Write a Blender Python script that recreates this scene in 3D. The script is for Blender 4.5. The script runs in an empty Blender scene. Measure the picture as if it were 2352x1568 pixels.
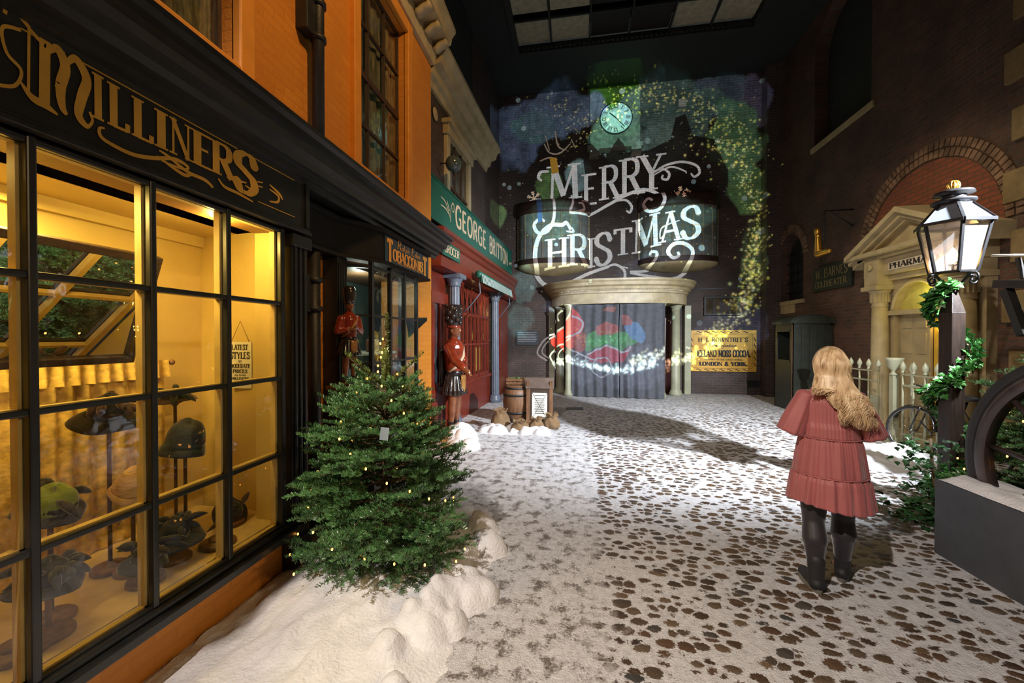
import bpy, math, random
import numpy as np
from mathutils import Vector, Matrix, Euler, noise as mnoise
PI = math.pi
SC = bpy.context.scene
COL = SC.collection
# ------------------------------------------------------------------ camera
FPX = 915.0; YAW = math.radians(9.25); PITCH = math.radians(-0.56); CAMZ = 1.70
cam_d = bpy.data.cameras.new('camera'); cam = bpy.data.objects.new('camera', cam_d); COL.objects.link(cam)
cam.location = (0, 0, CAMZ); cam.rotation_euler = (PI/2 + PITCH, 0, YAW)
cam_d.sensor_width = 36; cam_d.lens = FPX/2352*36; cam_d.clip_start = 0.05; cam_d.clip_end = 100
SC.camera = cam
# ------------------------------------------------------------------ colour management, world
SC.view_settings.view_transform = 'Standard'; SC.view_settings.look = 'None'
SC.view_settings.gamma = 1.0; SC.view_settings.use_curve_mapping = False
SC.view_settings.exposure = 0.0
SC.cycles.use_denoising = True
SC.cycles.max_bounces = 8; SC.cycles.transparent_max_bounces = 16
SC.cycles.sample_clamp_indirect = 4
SC.cycles.caustics_reflective = False; SC.cycles.caustics_refractive = False
W = bpy.data.worlds.new('world'); SC.world = W; W.use_nodes = True
W.node_tree.nodes['Background'].inputs[0].default_value = (0.75, 0.85, 0.8, 1)
W.node_tree.nodes['Background'].inputs[1].default_value = 0.026
# ------------------------------------------------------------------ lights of the hall
def aim(o, tgt):
    o.rotation_euler = (Vector(tgt) - o.location).to_track_quat('-Z', 'Y').to_euler()
def lamp(name, kind, loc, energy, color, tgt=None, size=0.1, angle=90, blend=0.5):
    d = bpy.data.lights.new(name, kind); d.energy = energy; d.color = color
    if kind == 'AREA': d.size = size
    else: d.shadow_soft_size = size
    if kind == 'SPOT': d.spot_size = math.radians(angle); d.spot_blend = blend
    o = bpy.data.objects.new(name, d); COL.objects.link(o); o.location = loc
    if tgt: aim(o, tgt)
    return o
LSPOT = (4.48, 3.52, 3.66)
lamp('street_spotlight', 'SPOT', LSPOT, 4800, (0.86, 0.92, 1.0), (0.0, 9.4, 0), 0.035, 94, 1.0)
lamp('rig_spotlight', 'SPOT', (-1.66, -1.2, 5.3), 1380, (1.0, 0.88, 0.8), (1.7, 4.2, 0), 0.05, 90, 0.9)
lamp('opposite_lamp', 'SPOT', (5.2, -0.6, 4.3), 470, (1.0, 0.68, 0.36), (-2.1, 2.9, 0.7), 0.12, 44, 0.8)
lamp('facade_wash', 'SPOT', (1.6, 1.2, 7.6), 900, (1.0, 0.6, 0.24), (-2.35, 4.0, 4.8), 0.25, 62, 0.6)
lamp('doorway_wash', 'SPOT', (1.6, 6.3, 6.4), 420, (1.0, 0.82, 0.5), (5.7, 7.6, 2.2), 0.25, 60, 0.8)
lamp('grocer_wash', 'SPOT', (0.5, 6.5, 6.0), 70, (0.95, 0.95, 1.0), (-2.3, 9.2, 2.2), 0.2, 70, 0.7)

# ------------------------------------------------------------------ photo pixel -> point
def ray(x, y):
    v = Vector(((x-1176)/FPX, -(y-784)/FPX, -1))
    return Euler((PI/2+PITCH, 0, YAW)).to_matrix() @ v
def onX(x, y, X): r = ray(x, y); t = X/r.x; return Vector((X, r.y*t, CAMZ+r.z*t))
def onY(x, y, Y): r = ray(x, y); t = Y/r.y; return Vector((r.x*t, Y, CAMZ+r.z*t))
def onZ(x, y, Z): r = ray(x, y); t = (Z-CAMZ)/r.z; return Vector((r.x*t, r.y*t, Z))
def online(x, y, a, b):                    # facade plane X = a + b*Y
    r = ray(x, y); t = a/(r.x-b*r.y); return Vector((r.x*t, r.y*t, CAMZ+r.z*t))
# ------------------------------------------------------------------ mesh builder
class MB:
    def __init__(s, M=None): s.v = []; s.f = []; s.M = M or Matrix.Identity(4); s.sm = []
    def add(s, vs, fs, M=None, smooth=False):
        n = len(s.v); T = s.M @ M if M is not None else s.M
        s.v += [tuple(T @ Vector(p)) for p in vs]
        s.f += [tuple(i+n for i in f) for f in fs]; s.sm += [smooth]*len(fs)
        return s
    def box(s, a, b, M=None):
        x0, y0, z0 = [min(p, q) for p, q in zip(a, b)]; x1, y1, z1 = [max(p, q) for p, q in zip(a, b)]
        return s.add([(x0,y0,z0),(x1,y0,z0),(x1,y1,z0),(x0,y1,z0),(x0,y0,z1),(x1,y0,z1),(x1,y1,z1),(x0,y1,z1)],
                     [(0,3,2,1),(4,5,6,7),(0,1,5,4),(1,2,6,5),(2,3,7,6),(3,0,4,7)], M)
    def bar(s, p, q, w, h=None, up=(0,0,1)):
        p = Vector(p); q = Vector(q); h = h or w; d = q-p; L = d.length
        if L < 1e-6: return s
        z = d/L; u = Vector(up)
        if abs(z.dot(u)) > 0.98: u = Vector((0,1,0)) if abs(z.y) < 0.9 else Vector((1,0,0))
        x = u.cross(z).normalized(); y = z.cross(x)
        M = Matrix((x, y, z)).transposed().to_4x4(); M.translation = p
        return s.box((-w/2,-h/2,0), (w/2,h/2,L), M)
    def tube(s, pts, r, n=8, cap=True, smooth=True):
        pts = [Vector(p) for p in pts]; m = len(pts)
        rs = r if isinstance(r, (list, tuple)) else [r]*m
        vs = []; fs = []; ref = None
        for i, p in enumerate(pts):
            t = (pts[min(i+1, m-1)]-pts[max(i-1, 0)])
            t = t.normalized() if t.length > 1e-9 else Vector((0,0,1))
            if ref is None: ref = Vector((0,0,1)) if abs(t.z) < 0.9 else Vector((1,0,0))
            x = ref.cross(t)
            if x.length < 1e-4: x = Vector((0,1,0)).cross(t)
            x.normalize(); y = t.cross(x); ref = y
            ref = y if abs(y.dot(t)) < .9 else ref
            for k in range(n):
                a = 2*PI*k/n; vs.append(p + (x*math.cos(a)+y*math.sin(a))*rs[i])
            ref = t.cross(x).normalized() if False else (x.cross(t)*-1)
        for i in range(m-1):
            for k in range(n):
                a = i*n+k; b = i*n+(k+1) % n; fs.append((a, b, b+n, a+n))
        if cap: fs += [tuple(range(n-1, -1, -1)), tuple(range((m-1)*n, m*n))]
        return s.add(vs, fs, None, smooth)
    def lathe(s, prof, c=(0,0,0), n=24, M=None, smooth=True, a0=0, a1=2*PI, cap=True):
        full = abs(a1-a0-2*PI) < 1e-6; k = n if full else n+1; vs = []; fs = []
        for r, z in prof:
            for i in range(k):
                a = a0+(a1-a0)*i/n; vs.append((c[0]+r*math.cos(a), c[1]+r*math.sin(a), c[2]+z))
        for j in range(len(prof)-1):
            for i in range(n):
                i2 = (i+1) % k; a = j*k+i; b = j*k+i2; fs.append((a, b, b+k, a+k))
        if cap and full and prof[0][0] > 1e-4: fs.append(tuple(range(k-1, -1, -1)))
        if cap and full and prof[-1][0] > 1e-4: fs.append(tuple(range((len(prof)-1)*k, len(prof)*k)))
        return s.add(vs, fs, M, smooth)
    def prism(s, poly, h, M=None, z0=0):      # poly in xy, extruded in z
        n = len(poly); vs = [(x, y, z0) for x, y in poly]+[(x, y, z0+h) for x, y in poly]
        fs = [tuple(range(n-1, -1, -1)), tuple(range(n, 2*n))]+[(i, (i+1) % n, n+(i+1) % n, n+i) for i in range(n)]
        return s.add(vs, fs, M)
    def sph(s, c, r, n=12, m=8, sc=(1,1,1), R=None):
        vs = []; fs = []
        for j in range(m+1):
            t = PI*j/m
            for i in range(n):
                a = 2*PI*i/n; vs.append(Vector((math.sin(t)*math.cos(a)*sc[0], math.sin(t)*math.sin(a)*sc[1], math.cos(t)*sc[2]))*r)
        for j in range(m):
            for i in range(n): fs.append((j*n+i, (j+1)*n+i, (j+1)*n+(i+1) % n, j*n+(i+1) % n))
        M = Matrix.Translation(Vector(c)) @ (R.to_4x4() if R else Matrix.Identity(4))
        return s.add(vs, fs, M, True)
    def cap(s, p, q, r0, r1, n=14):           # tapered capsule
        p = Vector(p); q = Vector(q); d = q-p; L = d.length
        if L < 1e-6: return s.sph(p, r0)
        prof = []
        for j in range(5): a = -PI/2+PI/2*j/4; prof.append((r0*math.cos(a)+1e-5, r0*math.sin(a)))
        for j in range(5): a = PI/2*j/4; prof.append((r1*math.cos(a)+1e-5, L+r1*math.sin(a)))
        R = d.to_track_quat('Z', 'Y').to_matrix().to_4x4()
        return s.lathe(prof, (0,0,0), n, Matrix.Translation(p) @ R)
    def grid(s, fn, nu, nv, smooth=True, closed_u=False):
        vs = [fn(i/(nu if closed_u else nu-1), j/(nv-1)) for j in range(nv) for i in range(nu)]; fs = []
        for j in range(nv-1):
            for i in range(nu if closed_u else nu-1):
                i2 = (i+1) % nu; fs.append((j*nu+i, j*nu+i2, (j+1)*nu+i2, (j+1)*nu+i))
        return s.add(vs, fs, None, smooth)
    def sweep(s, prof, pts, outdir):          # prof: (outward, z); pts: path points in plan; outdir: plan normal per point
        k = len(prof); vs = []; fs = []
        for p, o in zip(pts, outdir):
            for a, z in prof: vs.append((p[0]+o[0]*a, p[1]+o[1]*a, z))
        for i in range(len(pts)-1):
            for j in range(k):
                j2 = (j+1) % k; fs.append((i*k+j, (i+1)*k+j, (i+1)*k+j2, i*k+j2))
        fs += [tuple(range(k)), tuple(range((len(pts)-1)*k, len(pts)*k))[::-1]]
        return s.add(vs, fs)
    def build(s, name, mat, parent=None, bevel=0, solid=0, mods=None):
        me = bpy.data.meshes.new(name); me.from_pydata(s.v, [], s.f)
        me.polygons.foreach_set('use_smooth', s.sm)
        if mat: me.materials.append(mat)
        me.update()
        o = bpy.data.objects.new(name, me); COL.objects.link(o)
        if parent: par(o, parent)
        if bevel:
            b = o.modifiers.new('b', 'BEVEL'); b.width = bevel; b.segments = 2; b.limit_method = 'ANGLE'; b.angle_limit = .7
        if solid:
            b = o.modifiers.new('s', 'SOLIDIFY'); b.thickness = solid; b.offset = 0
        return o
def par(o, p):
    o.parent = p
    o.matrix_parent_inverse = Matrix.LocRotScale(p.location, p.rotation_euler, p.scale).inverted() if p.parent is None else \
        (Matrix.LocRotScale(p.parent.location, p.parent.rotation_euler, p.parent.scale)).inverted() if False else Matrix.Identity(4) if p.type != 'EMPTY' else \
        Matrix.LocRotScale(p.location, p.rotation_euler, p.scale).inverted()
    return o
def thing(name, label, cat, loc=(0,0,0), group=None):
    o = bpy.data.objects.new(name, None); COL.objects.link(o); o.location = loc
    o.empty_display_size = .1
    return tag(o, label, cat, group)
def tag(o, label, cat, group=None, kind=None):
    if label: o['label'] = label
    if cat: o['category'] = cat
    if group: o['group'] = group
    if kind: o['kind'] = kind
    return o
def struct(o): o['kind'] = 'structure'; return o
def remesh(o, vox, smooth=4, fac=0.5):
    m = o.modifiers.new('r', 'REMESH'); m.mode = 'VOXEL'; m.voxel_size = vox; m.use_smooth_shade = True
    if smooth:
        m = o.modifiers.new('sm', 'SMOOTH'); m.iterations = smooth; m.factor = fac
    return o
def clone(root, loc, rotz=0, label=None, scale=None):
    r = root.copy(); COL.objects.link(r); r.location = loc; r.rotation_euler = (0, 0, rotz)
    if scale: r.scale = (scale,)*3
    if label: r['label'] = label
    for ch in root.children:
        c = ch.copy(); COL.objects.link(c); c.parent = r
        for g in ch.children:
            d = g.copy(); COL.objects.link(d); d.parent = c
    return r
# ------------------------------------------------------------------ materials
def lin(c): return tuple(((x/12.92) if x <= .04045 else ((x+.055)/1.055)**2.4) for x in c)
def base(name):
    m = bpy.data.materials.new(name); m.use_nodes = True; return m, m.node_tree, m.node_tree.nodes['Principled BSDF']
def nd(nt, t, **k):
    n = nt.nodes.new(t)
    for a, b in k.items(): setattr(n, a, b)
    return n
def ramp(nt, stops, interp='LINEAR'):
    r = nd(nt, 'ShaderNodeValToRGB'); e = r.color_ramp; e.interpolation = interp
    while len(e.elements) > 1: e.elements.remove(e.elements[-1])
    e.elements[0].position = stops[0][0]; c = stops[0][1]; e.elements[0].color = (*c, 1) if len(c) == 3 else c
    for p, c in stops[1:]:
        x = e.elements.new(p); x.color = (*c, 1) if len(c) == 3 else c
    return r
def mat(name, c, rough=.5, metal=0, var=.15, vs=8, bump=.0, bs=40, emit=None, es=0, sheen=0, spec=.5, coat=0, stretch=None):
    m, nt, b = base(name); L = nt.links
    tc = nd(nt, 'ShaderNodeTexCoord'); mp = nd(nt, 'ShaderNodeMapping'); L.new(tc.outputs['Object'], mp.inputs[0])
    if stretch: mp.inputs['Scale'].default_value = stretch
    n = nd(nt, 'ShaderNodeTexNoise'); n.inputs['Scale'].default_value = vs; n.inputs['Detail'].default_value = 5
    L.new(mp.outputs[0], n.inputs['Vector'])
    r = ramp(nt, [(.3, tuple(x*(1-var) for x in c)), (.7, tuple(min(1, x*(1+var)) for x in c))])
    L.new(n.outputs['Fac'], r.inputs[0]); L.new(r.outputs[0], b.inputs['Base Color'])
    b.inputs['Roughness'].default_value = rough; b.inputs['Metallic'].default_value = metal
    b.inputs['Specular IOR Level'].default_value = spec
    if coat: b.inputs['Coat Weight'].default_value = coat; b.inputs['Coat Roughness'].default_value = .15
    if sheen: b.inputs['Sheen Weight'].default_value = sheen; b.inputs['Sheen Roughness'].default_value = .35
    if emit: b.inputs['Emission Color'].default_value = (*emit, 1); b.inputs['Emission Strength'].default_value = es
    if bump:
        n2 = nd(nt, 'ShaderNodeTexNoise'); n2.inputs['Scale'].default_value = bs; n2.inputs['Detail'].default_value = 6
        L.new(mp.outputs[0], n2.inputs['Vector'])
        bp = nd(nt, 'ShaderNodeBump'); bp.inputs['Strength'].default_value = bump; bp.inputs['Distance'].default_value = .01
        L.new(n2.outputs['Fac'], bp.inputs['Height']); L.new(bp.outputs[0], b.inputs['Normal'])
    return m
def glassmat(name, tint=(1,1,1), refl=.9, rough=.02, bump=0.0, base_r=.06, haze=0):
    m, nt, b = base(name); L = nt.links; nt.nodes.remove(b)
    out = nt.nodes['Material Output']
    t = nd(nt, 'ShaderNodeBsdfTransparent'); t.inputs[0].default_value = (*tint, 1)
    g = nd(nt, 'ShaderNodeBsdfGlossy'); g.inputs['Roughness'].default_value = rough; g.inputs[0].default_value = (refl, refl, refl, 1)
    f = nd(nt, 'ShaderNodeLayerWeight'); f.inputs[0].default_value = .5
    pw = nd(nt, 'ShaderNodeMath', operation='POWER'); pw.inputs[1].default_value = 4.5; L.new(f.outputs['Facing'], pw.inputs[0])
    a = nd(nt, 'ShaderNodeMath', operation='MULTIPLY_ADD'); a.inputs[1].default_value = .75; a.inputs[2].default_value = base_r
    L.new(pw.outputs[0], a.inputs[0])
    if haze:
        tr = nd(nt, 'ShaderNodeBsdfTranslucent'); df = nd(nt, 'ShaderNodeBsdfDiffuse'); m1 = nd(nt, 'ShaderNodeMixShader'); L.new(tr.outputs[0], m1.inputs[1]); L.new(df.outputs[0], m1.inputs[2])
        m2 = nd(nt, 'ShaderNodeMixShader'); m2.inputs[0].default_value = haze; L.new(t.outputs[0], m2.inputs[1]); L.new(m1.outputs[0], m2.inputs[2]); t = m2
    mx = nd(nt, 'ShaderNodeMixShader'); L.new(a.outputs[0], mx.inputs[0]); L.new(t.outputs[0], mx.inputs[1]); L.new(g.outputs[0], mx.inputs[2])
    if bump:
        tc = nd(nt, 'ShaderNodeTexCoord'); n = nd(nt, 'ShaderNodeTexNoise'); n.inputs['Scale'].default_value = 5
        L.new(tc.outputs['Object'], n.inputs['Vector']); bp = nd(nt, 'ShaderNodeBump'); bp.inputs['Strength'].default_value = bump
        bp.inputs['Distance'].default_value = .02; L.new(n.outputs['Fac'], bp.inputs['Height']); L.new(bp.outputs[0], g.inputs['Normal'])
    L.new(mx.outputs[0], out.inputs[0]); return m
def brick(name, axes, c1, c2, mortar, bump=.6, rough=.75, msize=.012, bw=.225, bh=.075, dirt=.5, dc=(.012,.01,.008), rot=0):
    m, nt, b = base(name); L = nt.links
    tc = nd(nt, 'ShaderNodeTexCoord'); sp = nd(nt, 'ShaderNodeSeparateXYZ'); cb = nd(nt, 'ShaderNodeCombineXYZ')
    L.new(tc.outputs['Object'], sp.inputs[0]); L.new(sp.outputs[axes[0]], cb.inputs[0]); L.new(sp.outputs[axes[1]], cb.inputs[1])
    nz = nd(nt, 'ShaderNodeTexNoise'); nz.inputs['Scale'].default_value = 6; nz.inputs['Detail'].default_value = 3
    L.new(tc.outputs['Object'], nz.inputs['Vector'])
    ad = nd(nt, 'ShaderNodeMixRGB', blend_type='LINEAR_LIGHT'); ad.inputs[0].default_value = .012
    L.new(cb.outputs[0], ad.inputs[1]); L.new(nz.outputs['Color'], ad.inputs[2])
    t = nd(nt, 'ShaderNodeTexBrick'); L.new(ad.outputs[0], t.inputs['Vector'])
    t.inputs['Scale'].default_value = 1; t.inputs['Mortar Size'].default_value = msize; t.inputs['Brick Width'].default_value = bw
    t.inputs['Row Height'].default_value = bh; t.inputs['Mortar Smooth'].default_value = .3; t.inputs['Bias'].default_value = -.1
    t.inputs['Color1'].default_value = (*c1, 1); t.inputs['Color2'].default_value = (*c2, 1); t.inputs['Mortar'].default_value = (*mortar, 1)
    n = nd(nt, 'ShaderNodeTexNoise'); n.inputs['Scale'].default_value = 1.3; n.inputs['Detail'].default_value = 8; n.inputs['Roughness'].default_value = .65
    L.new(tc.outputs['Object'], n.inputs['Vector'])
    r = ramp(nt, [(.38, (0,0,0)), (.66, (1,1,1))]); L.new(n.outputs['Fac'], r.inputs[0])
    mu = nd(nt, 'ShaderNodeMath', operation='MULTIPLY'); mu.inputs[1].default_value = dirt; L.new(r.outputs[0], mu.inputs[0])
    mx = nd(nt, 'ShaderNodeMixRGB'); L.new(mu.outputs[0], mx.inputs[0]); L.new(t.outputs['Color'], mx.inputs[1]); mx.inputs[2].default_value = (*dc, 1)
    L.new(mx.outputs[0], b.inputs['Base Color']); b.inputs['Roughness'].default_value = rough
    n3 = nd(nt, 'ShaderNodeTexNoise'); n3.inputs['Scale'].default_value = 45; L.new(tc.outputs['Object'], n3.inputs['Vector'])
    h = nd(nt, 'ShaderNodeMath', operation='MULTIPLY_ADD'); h.inputs[1].default_value = -1.2; L.new(t.outputs['Fac'], h.inputs[0]); L.new(n3.outputs['Fac'], h.inputs[2])
    bp = nd(nt, 'ShaderNodeBump'); bp.inputs['Strength'].default_value = bump; bp.inputs['Distance'].default_value = .012
    L.new(h.outputs[0], bp.inputs['Height']); L.new(bp.outputs[0], b.inputs['Normal'])
    return m
M = {}
M['black'] = mat('black gloss paint', (.016,.017,.018), .36, var=.3, bump=.08, bs=25, spec=.5)
M['blackmat'] = mat('black iron', (.014,.013,.012), .5, var=.4, bump=.2, bs=60)
M['inner'] = mat('cream glazing bar', (.62,.45,.16), .5)
M['orange'] = brick('orange painted brick', (1,2), (.62,.235,.025), (.55,.20,.02), (.54,.20,.022), bump=.35, rough=.55, msize=.008, dirt=.25, dc=(.42,.13,.012))
M['orangex'] = brick('orange painted brick return', (0,2), (.62,.235,.025), (.55,.20,.02), (.54,.20,.022), bump=.35, rough=.55, msize=.008, dirt=.25, dc=(.42,.13,.012))
M['orangepl'] = mat('orange painted stucco', (.64,.25,.03), .5, var=.08, bump=.1)
M['cream'] = mat('cream painted stone', (.42,.34,.19), .5, var=.18, vs=4, bump=.15)
M['creamg'] = mat('greenish cream paint', (.36,.36,.24), .45, var=.12, vs=4, bump=.08)
M['gold'] = mat('gold leaf', (.66,.36,.06), .38, metal=.25, var=.12)
M['goldy'] = mat('gilded metal', (.75,.42,.07), .3, metal=.8)
M['snow'] = mat('snow', (.82,.82,.83), .6, var=.05, bump=.9, bs=55)
M['wood'] = mat('brown wood', (.17,.08,.035), .5, var=.35, vs=5, bump=.15, stretch=(6,6,1))
M['darkwood'] = mat('dark wood', (.045,.025,.014), .45, var=.4, vs=6, bump=.2, stretch=(8,8,1))
M['redpaint'] = mat('oxide red paint', (.17,.022,.010), .35, var=.2)
M['greypaint'] = mat('slate grey paint', (.13,.15,.19), .4, var=.15)
M['glass'] = glassmat('window glass', bump=.25)
M['glassd'] = glassmat('shop glass', (.8,.92,.9), bump=.15, base_r=.1)
M['lglass'] = glassmat('lantern glass', (.95,.95,.95), base_r=.05, rough=.08, haze=.19)
M['white'] = mat('white enamel', (.75,.74,.7), .4, var=.05)
M['brickfar'] = brick('dark brick far wall', (0,2), (.085,.045,.032), (.05,.032,.025), (.10,.088,.078), dirt=.6, msize=.011, rough=.6)
M['brickright'] = brick('dark brick right wall', (1,2), (.15,.065,.038), (.08,.042,.028), (.12,.09,.07), dirt=.6, bump=1.0)
M['brickred'] = brick('red brick panel', (1,2), (.27,.07,.03), (.2,.055,.025), (.12,.06,.035), dirt=.3)
M['brickleft'] = brick('dark brick upper left', (1,2), (.08,.045,.035), (.05,.03,.025), (.09,.07,.06), dirt=.4)
M['green'] = mat('green sign paint', (.012,.115,.075), .45, var=.15)
M['signcream'] = mat('cream sign lettering', (.7,.55,.36), .5, var=.05)
M['ink'] = mat('printing ink', (.015,.012,.01), .6)
M['paper'] = mat('white paper', (.72,.7,.62), .7, var=.05)
M['needle'] = mat('fir needles', (.10,.235,.075), .33, var=.6, vs=9, spec=.9)
M['needle2'] = mat('young fir needles', (.17,.23,.045), .42, var=.25, vs=12)
M['bark'] = mat('fir bark', (.12,.085,.045), .8, var=.3)
M['bulb'] = mat('warm fairy bulb', (1,.6,.2), .3, emit=(1,.36,.06), es=9)
M['ivy'] = mat('ivy leaf', (.04,.17,.03), .35, var=.6, vs=14, spec=.7)
M['burlap'] = mat('burlap', (.22,.135,.065), .9, var=.2, bump=.8, bs=160)
M['charcoal'] = mat('charcoal board', (.06,.066,.078), .7, var=.15, bump=.1)
# ------------------------------------------------------------------ stroke alphabet (lettering drawn as ribbons)
def cat_rom(P, n=10):
    if len(P) < 3: return P
    out = []; Q = [P[0]]+list(P)+[P[-1]]
    for i in range(1, len(Q)-2):
        p0, p1, p2, p3 = Q[i-1:i+3]
        for k in range(n):
            t = k/n
            out.append(tuple(.5*((2*p1[j])+(-p0[j]+p2[j])*t+(2*p0[j]-5*p1[j]+4*p2[j]-p3[j])*t*t+(-p0[j]+3*p1[j]-3*p2[j]+p3[j])*t**3) for j in range(2)))
    out.append(tuple(P[-1])); return out
# straight strokes 'l', smooth strokes 'c'
GL = {
 'A': (.8, [('t',[(.05,0),(.4,1)]),('l',[(.4,1),(.75,0)]),('t',[(.18,.34),(.62,.34)])]),
 'B': (.68, [('l',[(.12,0),(.12,1)]),('c',[(.12,.99),(.42,.99),(.58,.88),(.58,.66),(.42,.54),(.12,.54)]),('c',[(.12,.54),(.45,.53),(.64,.4),(.63,.15),(.45,.01),(.12,.01)])]),
 'C': (.74, [('c',[(.68,.82),(.6,.95),(.42,1),(.18,.9),(.06,.5),(.18,.1),(.42,0),(.62,.06),(.7,.2)])]),
 'D': (.76, [('l',[(.12,0),(.12,1)]),('c',[(.12,.99),(.4,.98),(.62,.85),(.7,.5),(.62,.15),(.4,.02),(.12,.01)])]),
 'E': (.62, [('l',[(.12,0),(.12,1)]),('b',[(.12,.98),(.56,.98)]),('b',[(.12,.52),(.46,.52)]),('b',[(.12,.02),(.58,.02)])]),
 'F': (.6, [('l',[(.12,0),(.12,1)]),('b',[(.12,.98),(.56,.98)]),('b',[(.12,.52),(.46,.52)])]),
 'G': (.78, [('c',[(.68,.82),(.6,.95),(.42,1),(.18,.9),(.06,.5),(.18,.1),(.42,0),(.6,.04),(.68,.14)]),('n',[(.68,.0),(.68,.44)]),('b',[(.46,.44),(.74,.44)])]),
 'H': (.8, [('l',[(.12,0),(.12,1)]),('l',[(.66,0),(.66,1)]),('b',[(.12,.51),(.66,.51)])]),
 'I': (.32, [('l',[(.16,0),(.16,1)])]),
 'K': (.74, [('l',[(.12,0),(.12,1)]),('t',[(.12,.4),(.6,1)]),('l',[(.3,.58),(.68,0)])]),
 'L': (.6, [('l',[(.12,0),(.12,1)]),('b',[(.12,.02),(.55,.02)]),('n',[(.55,0),(.55,.2)])]),
 'M': (.98, [('t',[(.12,0),(.16,1)]),('l',[(.16,1),(.49,.12)]),('t',[(.49,.12),(.82,1)]),('l',[(.82,1),(.86,0)])]),
 'N': (.84, [('t',[(.14,0),(.14,1)]),('n',[(.12,1),(.7,0)]),('t',[(.7,0),(.7,1)])]),
 'O': (.8, [('c',[(.4,1),(.16,.88),(.06,.5),(.16,.12),(.4,0),(.64,.12),(.74,.5),(.64,.88),(.4,1)])]),
 'P': (.66, [('l',[(.12,0),(.12,1)]),('c',[(.12,.99),(.42,.99),(.6,.88),(.6,.6),(.42,.48),(.12,.48)])]),
 'R': (.74, [('l',[(.12,0),(.12,1)]),('c',[(.12,.99),(.42,.99),(.58,.88),(.58,.64),(.42,.52),(.12,.52)]),('l',[(.36,.52),(.68,0)])]),
 'S': (.62, [('c',[(.54,.8),(.46,.97),(.28,1),(.1,.88),(.1,.68),(.3,.54),(.5,.4),(.54,.18),(.36,.01),(.16,.03),(.06,.2)])]),
 'T': (.72, [('l',[(.36,0),(.36,1)]),('b',[(.04,.98),(.68,.98)]),('n',[(.05,1),(.05,.82)]),('n',[(.67,1),(.67,.82)])]),
 'U': (.8, [('c',[(.12,1),(.12,.4),(.2,.08),(.4,0),(.6,.08),(.66,.4),(.66,1)])]),
 'V': (.76, [('l',[(.06,1),(.38,0)]),('t',[(.38,0),(.7,1)])]),
 'W': (1.05, [('l',[(.05,1),(.3,0)]),('t',[(.3,0),(.52,1)]),('l',[(.52,1),(.76,0)]),('t',[(.76,0),(1.0,1)])]),
 'Y': (.76, [('l',[(.38,0),(.38,.48)]),('l',[(.38,.48),(.06,1)]),('t',[(.38,.48),(.7,1)])]),
 '&': (.8, [('c',[(.74,.0),(.4,.42),(.22,.72),(.3,.96),(.46,.92),(.48,.74),(.2,.44),(.08,.22),(.2,.02),(.44,.03),(.66,.36)])]),
 '.': (.26, [('d',[(.12,.06)])]), "'": (.22, [('n',[(.1,1),(.08,.78)])]), '-': (.4, [('b',[(.06,.45),(.34,.45)])]), '·': (.3, [('d',[(.14,.45)])]),
 ',': (.26, [('n',[(.14,.08),(.08,-.12)])]), ' ': (.42, []),
 'a': (.5, [('c',[(.4,.42),(.22,.48),(.07,.24),(.18,.02),(.38,.14)]),('n',[(.4,.46),(.42,.02)])]),
 'c': (.44, [('c',[(.38,.4),(.22,.48),(.07,.24),(.2,.02),(.4,.08)])]),
 'd': (.52, [('c',[(.4,.4),(.22,.48),(.07,.24),(.2,.02),(.4,.12)]),('n',[(.42,1),(.42,.0)])]),
 'e': (.46, [('c',[(.08,.26),(.38,.3),(.3,.48),(.12,.42),(.07,.2),(.2,.02),(.4,.1)])]),
 'h': (.5, [('n',[(.1,1),(.1,0)]),('c',[(.1,.3),(.26,.48),(.38,.38),(.4,0)])]),
 'i': (.24, [('n',[(.11,.46),(.11,0)]),('d',[(.11,.66)])]),
 'l': (.22, [('n',[(.1,1),(.1,0)])]),
 'n': (.52, [('n',[(.1,.46),(.1,0)]),('c',[(.1,.3),(.26,.48),(.38,.38),(.4,0)])]),
 'p': (.5, [('n',[(.1,.46),(.1,-.35)]),('c',[(.1,.38),(.28,.48),(.42,.26),(.3,.02),(.1,.1)])]),
 'r': (.38, [('n',[(.1,.46),(.1,0)]),('c',[(.1,.28),(.2,.44),(.34,.46)])]),
 's': (.4, [('c',[(.34,.4),(.2,.48),(.08,.36),(.3,.18),(.2,.02),(.06,.08)])]),
 't': (.34, [('n',[(.14,.8),(.14,0)]),('b',[(.04,.46),(.28,.46)])]),
 'u': (.52, [('c',[(.1,.46),(.1,.1),(.24,.0),(.38,.14),(.4,.46)])]),
}
def ribbon(P, wf):
    """polyline -> quads with width function wf(tangent, t)"""
    Q = []; n = len(P)
    for i in range(n):
        a = P[max(i-1, 0)]; b = P[min(i+1, n-1)]; dx = b[0]-a[0]; dy = b[1]-a[1]; L = math.hypot(dx, dy) or 1
        w = wf((dx/L, dy/L), i/(n-1))/2; Q.append(((P[i][0]-dy/L*w, P[i][1]+dx/L*w), (P[i][0]+dy/L*w, P[i][1]-dx/L*w)))
    return [[Q[i][0], Q[i][1], Q[i+1][1], Q[i+1][0]] for i in range(n-1)]
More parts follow.
